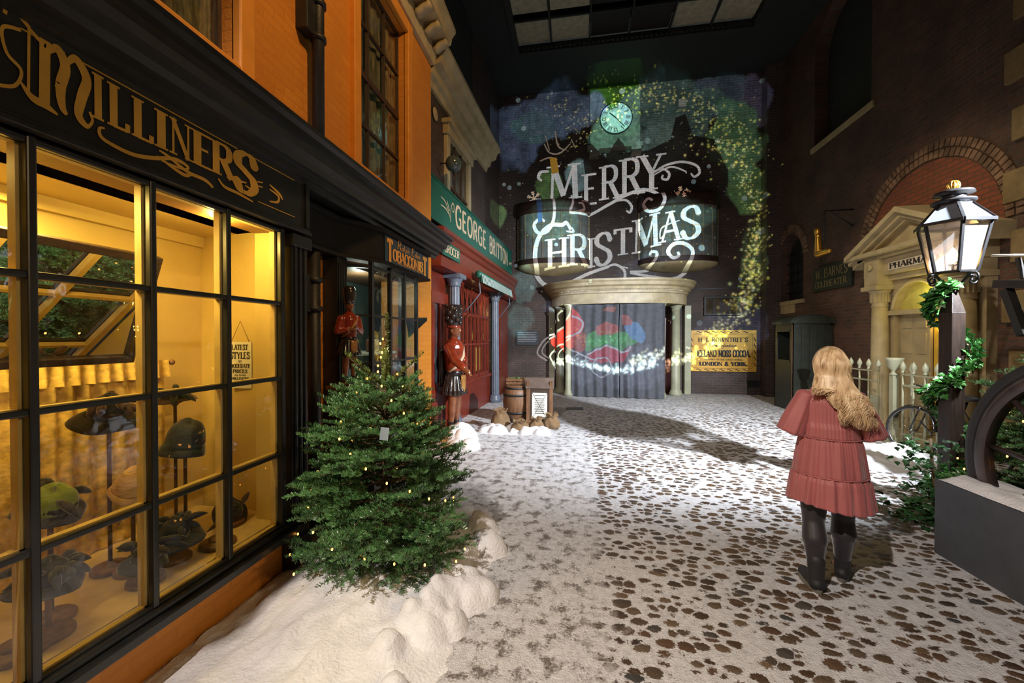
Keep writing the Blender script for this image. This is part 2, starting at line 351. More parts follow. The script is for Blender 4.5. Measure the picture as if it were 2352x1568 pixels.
def glyph(ch, thick=.16, thin=.06, serif=True, sl=.17):
    w, st = GL.get(ch, GL[' ']); out = []
    for kind, P in st:
        if kind == 'd':
            x, y = P[0]; r = thick*.5
            out.append([(x+r*math.cos(a*PI/4), y+r*math.sin(a*PI/4)) for a in range(8)]); continue
        if kind == 'c':
            out += ribbon(cat_rom(P, 6), lambda t, u: thin+(thick-thin)*abs(t[1]))
            if serif:
                for e in (P[0], P[-1]):
                    if ch in 'CGS': out.append([(e[0]+thick*.55*math.cos(a*PI/4), e[1]+thick*.55*math.sin(a*PI/4)) for a in range(8)])
            continue
        ww = {'l': thick, 't': thin*1.15, 'b': thin, 'n': (thick+thin)/2}[kind]
        out += ribbon(P, lambda t, u: ww)
        if serif and kind in 'lt':
            for x, y in P:
                if y in (0, 1): out.append([(x-sl*(.7+ww*2), y-thin*.35+(-.02 if y else .02)), (x+sl*(.7+ww*2), y-thin*.35+(-.02 if y else .02)), (x+sl*(.7+ww*2), y+thin*.35+(-.02 if y else .02)), (x-sl*(.7+ww*2), y+thin*.35+(-.02 if y else .02))])
    return w, out
def text_polys(s, thick=.16, thin=.06, serif=True, gap=.06, caps=1.0):
    x = 0; out = []
    for i, ch in enumerate(s):
        w, g = glyph(ch, thick, thin, serif)
        k = caps if (caps != 1 and (i == 0 or s[i-1] == ' ')) else 1.0
        out += [[(x+p*k, q*k-(k-1)*.5*.0) for p, q in poly] for poly in g]; x += w*k+gap
    return x-gap, out
def fit(polys, w, x0, y0, W_, H_, center=False):
    sx = W_/w; return [[(x0+p*sx, y0+q*H_) for p, q in poly] for poly in polys]
def polys_mesh(mb, polys, O, ux, uy, t=.003):
    """paint polygons on a plane: origin O, unit axes, raised by t"""
    O = Vector(O); ux = Vector(ux); uy = Vector(uy); n = ux.cross(uy).normalized()
    for poly in polys:
        k = len(poly); e = (len(mb.f) % 40)*1.2e-5; mb.add([O+ux*p+uy*q+n*(t+e) for p, q in poly], [tuple(range(k))])
    return mb
def line_text(mb, s, O, ux, uy, W_, H_, **k):
    t = k.pop('t', .003); w, P = text_polys(s, **k); polys_mesh(mb, fit(P, w, 0, 0, W_, H_), O, ux, uy, t)
def spiral(cx, cy, r0, r1, a0, turns, n=40):
    return [(cx+(r0+(r1-r0)*i/n)*math.cos(a0+turns*2*PI*i/n), cy+(r0+(r1-r0)*i/n)*math.sin(a0+turns*2*PI*i/n)) for i in range(n+1)]

# ------------------------------------------------------------------ the projector's slide (computed picture of the projected show)
YW = 12.8                                   # far wall
PPOS = Vector((0.6, 0.5, 5.3))
SU0, SU1, SV0, SV1 = -.285, .44, -.46, .38; SW, SH = 1450, 1680
IMG = np.zeros((SH, SW, 3), np.float32)
def slide(p):                               # world point -> slide pixel
    d = Vector(p)-PPOS; return ((d.x/d.y-SU0)/(SU1-SU0)*SW, (d.z/d.y-SV0)/(SV1-SV0)*SH)
def sp(x, y, Y=12.45): return slide(onY(x, y, Y))
def fill(poly, col, mode='set', a=1.0):
    P = np.array(poly, float); x0, y0 = np.floor(P.min(0)).astype(int)-1; x1, y1 = np.ceil(P.max(0)).astype(int)+2
    x0 = max(x0, 0); y0 = max(y0, 0); x1 = min(x1, SW); y1 = min(y1, SH)
    if x1 <= x0 or y1 <= y0: return
    X, Y = np.meshgrid(np.arange(x0, x1)+.5, np.arange(y0, y1)+.5); ins = np.zeros(X.shape, bool); n = len(P); j = n-1
    for i in range(n):
        xi, yi = P[i]; xj, yj = P[j]
        if yi != yj:
            c = ((yi > Y) != (yj > Y)) & (X < (xj-xi)*(Y-yi)/(yj-yi)+xi); ins ^= c
        j = i
    R = IMG[y0:y1, x0:x1]; c = np.array(col, np.float32)
    R[ins] = R[ins]*(1-a)+c*a if mode == 'set' else R[ins]+c*a
def spoly(poly, col, Y=12.45, smooth=False, **k):
    if smooth: poly = cat_rom(list(poly)+[poly[0]], 8)
    fill([sp(x, y, Y) for x, y in poly], col, **k)
def dot(x, y, r, col, soft=False, Y=12.45):
    cx, cy = sp(x, y, Y); r = r*2.0; x0 = int(max(cx-r*2-1, 0)); x1 = int(min(cx+r*2+2, SW)); y0 = int(max(cy-r*2-1, 0)); y1 = int(min(cy+r*2+2, SH))
    if x1 <= x0 or y1 <= y0: return
    X, Yg = np.meshgrid(np.arange(x0, x1)+.5, np.arange(y0, y1)+.5); d = np.hypot(X-cx, Yg-cy)/r
    g = np.exp(-(d**2)*1.6) if soft else np.clip((1.05-d)*6, 0, 1)
    IMG[y0:y1, x0:x1] += g[..., None]*np.array(col, np.float32)
def vnoise(shape, cells, seed):
    r = np.random.RandomState(seed); g = r.rand(cells+2, cells+2)
    yy = np.linspace(0, cells, shape[0], endpoint=False); xx = np.linspace(0, cells, shape[1], endpoint=False)
    yi = yy.astype(int); xi = xx.astype(int); fy = yy-yi; fx = xx-xi; fy = fy*fy*(3-2*fy); fx = fx*fx*(3-2*fx)
    a = g[np.ix_(yi, xi)]; b = g[np.ix_(yi, xi+1)]; c = g[np.ix_(yi+1, xi)]; d = g[np.ix_(yi+1, xi+1)]
    return (a*(1-fx)+b*fx)*(1-fy)[:, None]+(c*(1-fx)+d*fx)*fy[:, None]
def fbm(shape, cells, seed, o=4):
    s = 0; a = 1; t = 0
    for i in range(o): s = s+vnoise(shape, cells*2**i, seed+i)*a; t += a; a *= .55
    return s/t
def blob(x, y, rx, ry, col, thr=.45, seed=1):
    cx, cy = sp(x, y, YW); rx *= 2; ry *= 2
    X, Yg = np.meshgrid(np.arange(SW)+.5, np.arange(SH)+.5); d = np.sqrt(((X-cx)/rx)**2+((Yg-cy)/ry)**2)
    m = np.clip((1.15-d+(NZ-.5)*1.6)*5, 0, 1)*np.clip(.35+NZ2*1.1, 0, 1.3)
    IMG[...] = np.maximum(IMG, m[..., None]*np.array(col, np.float32))
NZ = fbm((SH, SW), 9, 3); NZ2 = fbm((SH, SW), 22, 11)
# drifting clouds of foliage light
blob(1190, 330, 75, 95, (.05,.09,.17)); blob(1290, 270, 80, 60, (.06,.11,.19)); blob(1230, 300, 60, 40, (.05,.13,.17))
blob(1416, 225, 62, 62, (.016,.075,.007)); blob(1420, 320, 75, 55, (.045,.12,.10)); blob(1540, 250, 95, 70, (.05,.12,.12))
blob(1510, 330, 60, 60, (.08,.16,.16)); blob(1640, 220, 70, 50, (.04,.08,.12)); blob(1690, 330, 55, 90, (.06,.17,.09))
blob(1735, 240, 34, 60, (.05,.06,.11)); blob(1715, 430, 45, 60, (.05,.13,.05)); blob(1735, 600, 30, 90, (.03,.07,.03))
blob(1135, 500, 30, 34, (.16,.34,.14)); blob(1200, 660, 34, 40, (.06,.14,.15)); blob(1190, 740, 38, 45, (.05,.13,.14))
blob(1330, 400, 40, 40, (.1,.2,.22)); blob(1262, 420, 35, 30, (.05,.13,.04)); blob(1680, 760, 60, 60, (.04,.06,.12)); blob(1640, 860, 55, 40, (.05,.05,.07))
blob(1420, 700, 180, 30, (.045,.055,.09)); blob(1400, 860, 150, 55, (.05,.055,.075)); blob(1230, 860, 70, 50, (.04,.035,.04))
blob(1270, 520, 60, 40, (.025,.06,.045)); blob(1560, 520, 80, 50, (.025,.045,.04)); blob(1480, 620, 60, 30, (.02,.03,.05))
IMG *= np.float32(1.9); IMG += np.float32(.008)
# dark roof silhouette of the projected town in the middle
for pl in ([(1340,372),(1352,330),(1372,352),(1400,350),(1420,320),(1440,350),(1490,345),(1540,320),(1552,270),(1575,262),(1590,310),(1640,320),(1650,345),(1672,390),(1672,430),(1350,440)],):
    spoly(pl, (.008,.009,.01), YW, a=.93)
IMG *= (1+.5*(vnoise((SH, SW), 160, 5)[..., None]-.5))
rnd = random.Random(5)
def garland(path, n, spread, r0, r1, cols, amp=1, Y=YW):
    P = cat_rom(path, 24)
    for _ in range(n):
        u = rnd.random()*(len(P)-1); p = P[int(u)]; s = spread[0]+(spread[1]-spread[0])*u/len(P)
        dot(p[0]+rnd.gauss(0, s), p[1]+rnd.gauss(0, s*.8), rnd.uniform(r0, r1)*1.3, (lambda kk: [c*amp*1.5*kk for c in rnd.choice(cols)])(rnd.uniform(.3, 1.2)), True, Y)
yg = [(.75,.85,.15),(.6,.8,.2),(.85,.85,.35),(.5,.75,.35)]
garland([(1480,200),(1560,230),(1640,260),(1690,310),(1720,370)], 330, (22,30), 1.0, 2.6, yg)
garland([(1600,330),(1680,350),(1720,420),(1735,470),(1742,560)], 260, (24,10), 1.0, 2.8, yg)
garland([(1742,540),(1722,600),(1735,640),(1715,680),(1700,700)], 240, (12,18), 1.2, 3.4, yg, 1.2)
garland([(1715,690),(1680,730),(1650,760),(1640,780)], 170, (18,14), 1.4, 3.6, [(.6,.8,.5),(.7,.85,.6),(.8,.9,.3)], 1.1)
garland([(1650,770),(1600,800),(1560,820),(1500,835),(1450,848)], 230, (12,9), 1.4, 3.8, [(.8,.9,.5),(.8,1,.85),(.9,.9,.6)], 1.3, 12.2)
garland([(1500,835),(1440,850),(1380,845),(1330,832),(1280,812)], 260, (8,3), 1.6, 4.2, [(.75,1,.9),(.9,1,.95),(.6,.9,.8)], 1.5, 11.6)
garland([(1360,190),(1416,200),(1480,215),(1400,235),(1470,260),(1370,280)], 110, (12,14), .9, 2.2, [(.6,.9,.1),(.5,.8,.15)], 1)
garland([(1240,240),(1310,250),(1350,290),(1300,330)], 120, (20,20), .8, 2.0, yg, .8)
for _ in range(620): dot(rnd.uniform(1112, 1760), rnd.uniform(220, 840), rnd.uniform(.7, 1.7), (lambda kk: [c*kk for c in rnd.choice(yg+[(.6,.7,.8)])])(rnd.uniform(.25, .9)), True, YW)
for x, y, r in [(1190,230,6.5),(1203,295,7),(1267,213,4),(1428,214,7.5),(1487,323,7.5),(1648,323,5.5),(1682,380,4.5),(1750,186,6),(1158,424,5),(1170,431,6),(1192,422,5),
                (1593,417,6),(1710,455,6.5),(1757,455,6.5),(1748,532,8),(1610,582,8),(1185,610,5),(1222,660,6),(1465,668,4),(1545,732,5),(1583,722,6),(1608,732,7),(1350,682,4),(1730,665,4),(1628,382,5),(1275,575,5),(1545,314,3),(1700,640,5),(1390,355,3.5),(1357,353,2)]:
    dot(x, y, r, (.26,.4,.46), Y=YW if y < 700 else 12.4)
spoly([(1559,227),(1576,227),(1576,244),(1559,244)], (.4,.55,.55), YW)
WH = (1.0, 1.2, 1.3)
def stroke(P, w, col=WH, Y=12.45, smooth=True, taper=True):
    P = cat_rom(P, 14) if smooth else P
    for q in ribbon(P, lambda t, u: w*(.55+.45*math.sin(PI*min(1, max(0, u*.9+.05)))) if taper else w): spoly(q, col, Y)
def letter(ch, x, y, w, h, sl=-.13, th=.17, tn=.07):      # lower-left corner in photo pixels, rising baseline
    gw, polys = glyph(ch, th, tn, True, .2)
    for P in polys: spoly([(x+p/gw*w, y-q*h+p/gw*w*sl) for p, q in P], WH)
for a in [('M',1260,456,72,80),('E',1341,464,33,70),('R',1382,452,42,76),('R',1428,442,46,82),('Y',1472,431,52,80),
          ('H',1255,622,48,66),('R',1307,614,44,70),('I',1351,607,15,66),('S',1367,603,40,72),('T',1411,580,42,60),('M',1455,575,58,76),('A',1517,562,44,68),('S',1563,556,46,72)]:
    letter(*a)
for P, w in [([(1268,440),(1272,500),(1258,535),(1236,540),(1226,522),(1238,508),(1250,514)], 8), ([(1314,440),(1315,470),(1310,492),(1340,484),(1338,470),(1328,470)], 6),
             ([(1322,492),(1352,488),(1400,462),(1440,440),(1480,428),(1512,438),(1526,462),(1514,484),(1490,486),(1478,470),(1488,458),(1498,464)], 8),
             ([(1410,455),(1438,452),(1452,466),(1448,480),(1440,476)], 6),
             ([(1497,392),(1530,372),(1568,364),(1600,372),(1608,388),(1596,398),(1588,390)], 6), ([(1500,388),(1522,380),(1538,390),(1534,404),(1522,402),(1524,394)], 6),
             ([(1500,396),(1540,376),(1572,384),(1578,390)], 4), ([(1262,386),(1244,388),(1238,400),(1246,408)], 7),
             ([(1310,532),(1300,516),(1290,522),(1262,524),(1236,552),(1228,596),(1238,632),(1262,650),(1300,646),(1350,622),(1400,604)], 10),
             ([(1300,536),(1316,536),(1312,526)], 5),
             ([(1392,606),(1416,600),(1436,616),(1432,644),(1412,662),(1396,652),(1398,638),(1412,638),(1414,646)], 7), ([(1410,600),(1444,608)], 5),
             ([(1448,618),(1500,628),(1550,632),(1582,610),(1590,582),(1572,566),(1548,566),(1534,582),(1544,598),(1558,594),(1556,584)], 9),
             ([(1448,616),(1486,614),(1504,600),(1508,584),(1496,580),(1492,588)], 7), ([(1528,540),(1516,552),(1518,530),(1536,520),(1560,512)], 3)]:
    stroke(P, w)
def flake(x, y, r, col):
    for k in range(6):
        a = k*PI/3+.3; e = (x+r*math.cos(a), y+r*math.sin(a)); stroke([(x, y), e], 2.6, col, smooth=False, taper=False)
        for f in (.5, .75):
            for s in (-.8, .8):
                b = (x+r*f*math.cos(a), y+r*f*math.sin(a)); stroke([b, (b[0]+r*.3*math.cos(a+s), b[1]+r*.3*math.sin(a+s))], 2, col, smooth=False, taper=False)
flake(1228, 448, 16, (1,.95,.75)); flake(1567, 440, 20, (1.3,1.05,.75)); flake(1352, 650, 17, (1.1,1.1,1))
# gilded reindeer antler strokes and the sleigh heaped with greenery and sacks
for P in ([(1250,330),(1262,350),(1285,352),(1310,330)], [(1275,300),(1282,335),(1300,345)], [(1252,310),(1262,345)], [(1312,320),(1322,340)], [(1240,370),(1262,362),(1280,366)]):
    stroke(P, 3.5, (.5,.48,.4), YW)
spoly([(1262,362),(1278,362),(1284,395),(1268,400)], (.6,.4,.05), YW); spoly([(1228,460),(1240,455),(1244,520),(1234,525)], (.05,.2,.5), YW)
YS = 11.6
spoly([(1312,702),(1330,720),(1338,745),(1330,770),(1312,800),(1288,780),(1270,765),(1276,745),(1300,735)], (1.1,.06,.05), YS, smooth=True)
spoly([(1330,722),(1342,740),(1338,758),(1325,762)], (.9,.04,.04), YS, smooth=True)
spoly([(1350,812),(1385,796),(1400,795),(1430,808),(1450,796),(1440,820),(1425,832),(1360,830)], (.75,.03,.08), YS, smooth=True)
spoly([(1345,800),(1352,765),(1400,758),(1440,765),(1478,780),(1440,798),(1425,806),(1395,792),(1350,806)], (.05,.42,.08), YS, smooth=True)
spoly([(1318,775),(1342,762),(1344,800),(1322,806)], (.45,.05,.03), YS, smooth=True); spoly([(1432,742),(1462,742),(1482,770),(1472,790),(1440,768)], (.08,.3,.6), YS, smooth=True)
spoly([(1370,748),(1396,740),(1420,752),(1416,766),(1372,768)], (.6,.08,.04), YS, smooth=True); spoly([(1428,722),(1446,730),(1452,745),(1432,748)], (.5,.08,.05), YS, smooth=True)
for i in range(170): dot(rnd.gauss(1400, 28), rnd.gauss(782, 8), rnd.uniform(1, 3), rnd.choice([(.02,.32,.05),(.0,.2,.04),(.1,.4,.1)]), True, YS)
for i in range(60): dot(rnd.gauss(1330, 8), rnd.gauss(770, 14), rnd.uniform(1, 2.6), rnd.choice([(.5,.3,.03),(.4,.1,.02)]), True, YS)
spoly([(1384,712),(1398,704),(1416,706),(1412,716),(1390,716)], (.5,.12,.05), YS)
for P, w in [([(1286,722),(1283,708),(1296,698),(1310,702),(1308,722),(1290,740),(1262,748),(1246,765),(1240,785),(1262,800)], 4), ([(1290,742),(1262,758),(1250,780),(1266,795)], 3),
             ([(1312,722),(1338,738),(1332,760),(1310,770),(1280,780),(1268,795),(1280,812),(1300,806)], 4), ([(1310,775),(1290,790),(1285,805),(1300,815)], 3),
             ([(1310,800),(1345,818),(1370,828)], 3.5), ([(1348,814),(1385,797),(1402,796),(1425,808),(1442,808),(1448,795)], 4), ([(1300,820),(1330,832),(1352,828)], 3),
             (spiral(1382, 843, 22, 22, 0, 1), 3), (spiral(1332, 826, 14, 14, 0, 1), 2.5)]:
    stroke(P, w, (.75,.8,.85), YS, taper=False)
def make_projector():
    im = bpy.data.images.new('projected_show', SW, SH, float_buffer=True); im.colorspace_settings.name = 'Non-Color'
    A = np.ones((SH, SW, 4), np.float32); A[..., :3] = IMG; A[:3] = 0; A[-3:] = 0; A[:, :3] = 0; A[:, -3:] = 0
    A[..., 3] = 1; im.pixels.foreach_set(A.ravel()); im.pack()
    o = lamp('show_projector', 'SPOT', PPOS, 21000, (1, 1, 1), (PPOS.x, PPOS.y+1, PPOS.z), .004, 100, .0)
    o.rotation_euler = (PI/2, 0, 0)
    d = o.data; d.use_nodes = True; nt = d.node_tree; L = nt.links; e = nt.nodes['Emission']
    tc = nd(nt, 'ShaderNodeTexCoord'); s = nd(nt, 'ShaderNodeSeparateXYZ'); L.new(tc.outputs['Normal'], s.inputs[0])
    def dv(ch, a, b):
        q = nd(nt, 'ShaderNodeMath', operation='DIVIDE'); L.new(s.outputs[ch], q.inputs[0]); L.new(s.outputs[2], q.inputs[1])
        m = nd(nt, 'ShaderNodeMapRange'); m.clamp = False; m.inputs['From Min'].default_value = a; m.inputs['From Max'].default_value = b
        ng = nd(nt, 'ShaderNodeMath', operation='MULTIPLY'); ng.inputs[1].default_value = -1; L.new(q.outputs[0], ng.inputs[0]); L.new(ng.outputs[0], m.inputs['Value']); return m
    mu = dv(0, SU0, SU1); mv = dv(1, SV0, SV1); c = nd(nt, 'ShaderNodeCombineXYZ'); L.new(mu.outputs[0], c.inputs[0]); L.new(mv.outputs[0], c.inputs[1])
    t = nd(nt, 'ShaderNodeTexImage'); t.image = im; t.extension = 'CLIP'; L.new(c.outputs[0], t.inputs[0]); L.new(t.outputs[0], e.inputs[0])
    e.inputs[1].default_value = 1
make_projector()
# ================================================================== the setting
def groundmat():
    m, nt, b = base('snowy cobbles'); L = nt.links
    tc = nd(nt, 'ShaderNodeTexCoord'); sp_ = nd(nt, 'ShaderNodeSeparateXYZ'); L.new(tc.outputs['Object'], sp_.inputs[0])
    def math_(op, a, b_=None, c=None, clamp=False):
        n = nd(nt, 'ShaderNodeMath', operation=op); n.use_clamp = clamp
        for i, v in enumerate((a, b_, c)):
            if v is None: continue
            if isinstance(v, (int, float)): n.inputs[i].default_value = v
            else: L.new(v, n.inputs[i])
        return n.outputs[0]
    def noise(s, det=4, vec=None, rough=.6):
        n = nd(nt, 'ShaderNodeTexNoise'); n.inputs['Scale'].default_value = s; n.inputs['Detail'].default_value = det; n.inputs['Roughness'].default_value = rough
        L.new(vec or tc.outputs['Object'], n.inputs['Vector']); return n
    # cobble cells, wider than deep, wobbling
    mp = nd(nt, 'ShaderNodeMapping'); mp.inputs['Scale'].default_value = (9.6, 13.6, 0); L.new(tc.outputs['Object'], mp.inputs[0])
    wob = noise(5, 3); ad = nd(nt, 'ShaderNodeMixRGB', blend_type='LINEAR_LIGHT'); ad.inputs[0].default_value = .22
    L.new(mp.outputs[0], ad.inputs[1]); L.new(wob.outputs['Color'], ad.inputs[2])
    vo = nd(nt, 'ShaderNodeTexVoronoi'); vo.inputs['Scale'].default_value = 1; vo.inputs['Randomness'].default_value = .82; L.new(ad.outputs[0], vo.inputs['Vector'])
    edge = nd(nt, 'ShaderNodeTexVoronoi', feature='DISTANCE_TO_EDGE'); edge.inputs['Scale'].default_value = 1; edge.inputs['Randomness'].default_value = .82; L.new(ad.outputs[0], edge.inputs['Vector'])
    cellr = nd(nt, 'ShaderNodeSeparateColor'); L.new(vo.outputs['Color'], cellr.inputs[0])
    fine = noise(70, 4); mid = noise(9, 4); big = noise(1.1, 4)
    # stone bare where near its centre; per-stone size, frayed by fine snow
    lim = math_('MULTIPLY_ADD', cellr.outputs[0], .16, .40)
    lim = math_('MULTIPLY_ADD', math_('SUBTRACT', fine.outputs['Fac'], .5), .55, lim)
    lim = math_('MULTIPLY_ADD', math_('SUBTRACT', big.outputs['Fac'], .5), .25, lim)
    dst = math_('MINIMUM', math_('SUBTRACT', .62, math_('MULTIPLY', edge.outputs['Distance'], 1.6)), 1)
    dmix = math_('ADD', math_('MULTIPLY', vo.outputs['Distance'], .6), math_('MULTIPLY', dst, .4))
    bare = math_('MULTIPLY', math_('SUBTRACT', lim, dmix), 14, None, True)
    # left strip of paving: mostly covered, worn patches
    worn = math_('MULTIPLY', math_('SUBTRACT', math_('MULTIPLY_ADD', fine.outputs['Fac'], .35, math_('MULTIPLY', mid.outputs['Fac'], .75)), .548), 9, None, True)
    worn = math_('MULTIPLY', worn, .85)
    xb = math_('MULTIPLY_ADD', math_('SUBTRACT', mid.outputs['Fac'], .5), .5, sp_.outputs[0])
    side = math_('MULTIPLY_ADD', math_('SUBTRACT', xb, .16), 5, .5, True)
    mixm = math_('ADD', math_('MULTIPLY', bare, side), math_('MULTIPLY', worn, math_('SUBTRACT', 1, side)))
    # far end: ground smeared by feet, half slush
    far = math_('MULTIPLY', math_('SUBTRACT', sp_.outputs[1], 8.6), .5, None, True)
    slush = math_('MULTIPLY', math_('SUBTRACT', math_('MULTIPLY_ADD', fine.outputs['Fac'], .5, math_('MULTIPLY', mid.outputs['Fac'], .5)), .42), 5, None, True)
    mixm = math_('ADD', math_('MULTIPLY', mixm, math_('SUBTRACT', 1, math_('MULTIPLY', far, .6))), math_('MULTIPLY', slush, math_('MULTIPLY', far, .4)), None, True)
    stone = ramp(nt, [(0, (.05,.025,.012)), (.35, (.13,.065,.03)), (.6, (.09,.06,.035)), (.8, (.18,.11,.055)), (1, (.05,.05,.052))]); L.new(cellr.outputs[1], stone.inputs[0])
    flag = nd(nt, 'ShaderNodeMixRGB'); L.new(side, flag.inputs[0]); flag.inputs[1].default_value = (.085,.06,.035,1); L.new(stone.outputs[0], flag.inputs[2])
    sn = ramp(nt, [(.3, (.62,.61,.62)), (.6, (.84,.84,.86))]); L.new(noise(24, 5).outputs['Fac'], sn.inputs[0])
    col = nd(nt, 'ShaderNodeMixRGB'); L.new(mixm, col.inputs[0]); L.new(sn.outputs[0], col.inputs[1]); L.new(flag.outputs[0], col.inputs[2])
    L.new(col.outputs[0], b.inputs['Base Color'])
    rr = math_('MULTIPLY_ADD', mixm, -.38, .7); L.new(rr, b.inputs['Roughness'])
    dome = math_('MULTIPLY', math_('SUBTRACT', .6, vo.outputs['Distance']), 1.1)
    h = math_('ADD', math_('MULTIPLY', math_('MULTIPLY', dome, side), mixm), math_('MULTIPLY', math_('SUBTRACT', 1, mixm), .22))
    h = math_('MULTIPLY_ADD', fine.outputs['Fac'], .5, h); h = math_('MULTIPLY_ADD', noise(150, 3).outputs['Fac'], .32, h)
    bp = nd(nt, 'ShaderNodeBump'); bp.inputs['Strength'].default_value = 1; bp.inputs['Distance'].default_value = .03
    L.new(h, bp.inputs['Height']); L.new(bp.outputs[0], b.inputs['Normal'])
    return m
M['ground'] = groundmat()
struct(MB().box((-3.4,-3.2,-.2), (6.2,13.2,0)).build('floor', M['ground']))
M['ceil'] = mat('dark ceiling paint', (.022,.026,.024), .8, bump=.1)
XO, XR, ZC = -2.35, 5.75, 9.5
def wallgrid(mb, pos, axis, u0, u1, v0, v1, holes):
    """slab between pos[0], pos[1] along axis (0: normal X, 1: normal Y) with rectangular holes (u0,u1,v0,v1)"""
    us = sorted({u0, u1} | {h[0] for h in holes} | {h[1] for h in holes}); vs = sorted({v0, v1} | {h[2] for h in holes} | {h[3] for h in holes})
    for v in range(len(vs)-1):
        run = None
        for i in range(len(us)):
            ok = i < len(us)-1 and not any(h[0]-1e-6 <= us[i] and us[i+1] <= h[1]+1e-6 and h[2]-1e-6 <= vs[v] and vs[v+1] <= h[3]+1e-6 for h in holes)
            if ok and run is None: run = us[i]
            if not ok and run is not None:
                a, c = run, us[i]; run = None
                mb.box((pos[0], a, vs[v]), (pos[1], c, vs[v+1])) if axis == 0 else mb.box((a, pos[0], vs[v]), (c, pos[1], vs[v+1]))
    return mb
# ceiling with a bay of light panels
PX0, PY1 = -1.68, 10.9
struct(wallgrid(MB(), (0,0), 0, 0, 0, 0, 0, []).box((-3.4,PY1,ZC),(6.2,13.2,ZC+.2)).box((-3.4,-3.2,ZC),(PX0,PY1,ZC+.2)).box((PX0+6.0,-3.2,ZC),(6.2,PY1,ZC+.2)).box((PX0,-3.2,ZC+.6),(PX0+6.0,PY1,ZC+.7)).build('ceiling', M['ceil']))
t = thing('ceiling_trim', None, None, (PX0,PY1,ZC)); t['kind'] = 'structure'; t.name = 'trim_1'
mb = MB().box((PX0,PY1-.12,ZC-.10),(PX0+6,PY1,ZC+.1)).box((PX0,-3,ZC-.10),(PX0+.12,PY1-.12,ZC+.1))
for i in range(48): mb.box((PX0+.12+i*.122, PY1-.19, ZC-.05), (PX0+.18+i*.122, PY1-.12, ZC+.02))
mb.build('moulding', M['ceil'], t)
mp_ = mat('grey ceiling panel', (.42,.39,.28), .8, var=.2, bump=.1); mpd = mat('dark open bay sheet', (.015,.012,.01), .8); mpr = mat('brown ceiling panel', (.26,.16,.08), .8)  # near black sheets stand in for the darkness of open bays
gb = MB()
for i in range(1, 6): gb.box((PX0+i-.02, -3, ZC+.04), (PX0+i+.02, PY1-.12, ZC+.12))
for j in range(14): gb.box((PX0+.12, PY1-.98-j*1.0-.02, ZC+.06), (PX0+6, PY1-.98-j*1.0+.02, ZC+.11))
gb.build('grid_bars', M['ceil'], t)
for j in range(4):
    for i in range(6):
        mt_ = mpd if i in (2, 3) else mp_
        if j >= 2 and i in (3, 4): mt_ = mpr
        o = MB().box((PX0+i+.03, PY1-.95-j*1.0, ZC+.125), (PX0+i+.97, PY1-.15-j*1.0+(0.0), ZC+.14)).build('ceiling_panel', mt_)
        tag(o, ['pale grey square', 'near black open bay filler', 'brownish square'][0 if mt_ is mp_ else 1 if mt_ is mpd else 2]+' panel set in the dark ceiling grid', 'ceiling panel', 'ceiling panels'+(' grey' if mt_ is mp_ else ' black' if mt_ is mpd else ' brown'))
# walls
struct(MB().box((-3.4,12.8,0),(6.2,13.1,ZC)).build('wall_far', M['brickfar']))
AY0, AY1, AZ0, AZ1 = 8.98, 10.9, 6.36, 9.3
mb = wallgrid(MB(), (XR,XR+.35), 0, -3.2, 12.8, 0, ZC, [(AY0,AY1,AZ0,ZC), (11.35,12.65,2.7,4.5)])
N = 10                                             # arch heads: fill spandrels
def spandrel(mb, y0, y1, zs, ze, x0, x1):
    r = (y1-y0)/2; c = (y0+y1)/2; pts = [(c+r*math.cos(PI*i/N), zs+min(r, ze-zs-.02)*math.sin(PI*i/N)) for i in range(N+1)]
    for i in range(N):
        (ya, za), (yb, zb) = pts[i], pts[i+1]
        mb.add([(x0,ya,za),(x0,yb,zb),(x0,yb,ze),(x0,ya,ze),(x1,ya,za),(x1,yb,zb),(x1,yb,ze),(x1,ya,ze)], [(0,1,2,3),(7,6,5,4),(0,4,5,1),(3,2,6,7),(0,3,7,4),(1,5,6,2)])
spandrel(mb, AY0, AY1, 8.45, ZC, XR, XR+.35); spandrel(mb, 11.35, 12.65, 3.85, 4.5, XR, XR+.35)
struct(mb.build('wall_right', M['brickright']))
struct(MB().box((XR+.3,AY0-.05,AZ0-.05),(XR+.34,AY1+.05,ZC)).box((XR+.30,11.3,2.65),(XR+.34,12.7,4.55)).build('window_4', M['ceil']))
struct(MB().box((XR-.04,AY0-.1,AZ0-.12),(XR+.3,AY1+.1,AZ0)).box((XR-.05,11.25,2.6),(XR+.28,12.75,2.7)).build('trim_2', M['cream']))
mb = MB()                                           # glazing bars in the low arch
for k in range(1, 5): mb.box((XR+.24,11.35+k*.26-.012,2.7),(XR+.27,11.35+k*.26+.012,4.3))
for k in range(1, 6): mb.box((XR+.24,11.35,2.7+k*.27-.012),(XR+.27,12.65,2.7+k*.27+.012))
struct(mb.build('window_5', M['blackmat']))
# rings of brick over the arches on the right wall
mb = MB(); rb = random.Random(4)
M['archbrick'] = mat('weathered arch brick', (.17,.10,.06), .8, var=.6, vs=5, bump=.5)
for (cy, zs, r0, nb) in ((7.72, 3.32, 1.30, 44), (7.72, 3.32, 1.44, 48), (12.0, 3.85, .67, 20), (12.0, 3.85, .79, 24)):
    for k in range(nb):
        a = PI*(k+.5)/nb; w = PI*r0/nb*.8; c = Vector((XR-.005, cy+(r0+.06)*math.cos(a), zs+(r0+.06)*math.sin(a)))
        Mx = Matrix.Translation(c) @ Matrix.Rotation(a, 4, 'X'); s = rb.uniform(.9, 1.05)
        mb.box((-.025*s, -.058, -w/2), (.03, .058, w/2), Mx)
struct(mb.build('trim_3', M['archbrick']))
mb = MB(); poly = [(7.72+1.28*math.cos(PI*k/24), 3.32+1.28*math.sin(PI*k/24)) for k in range(25)]
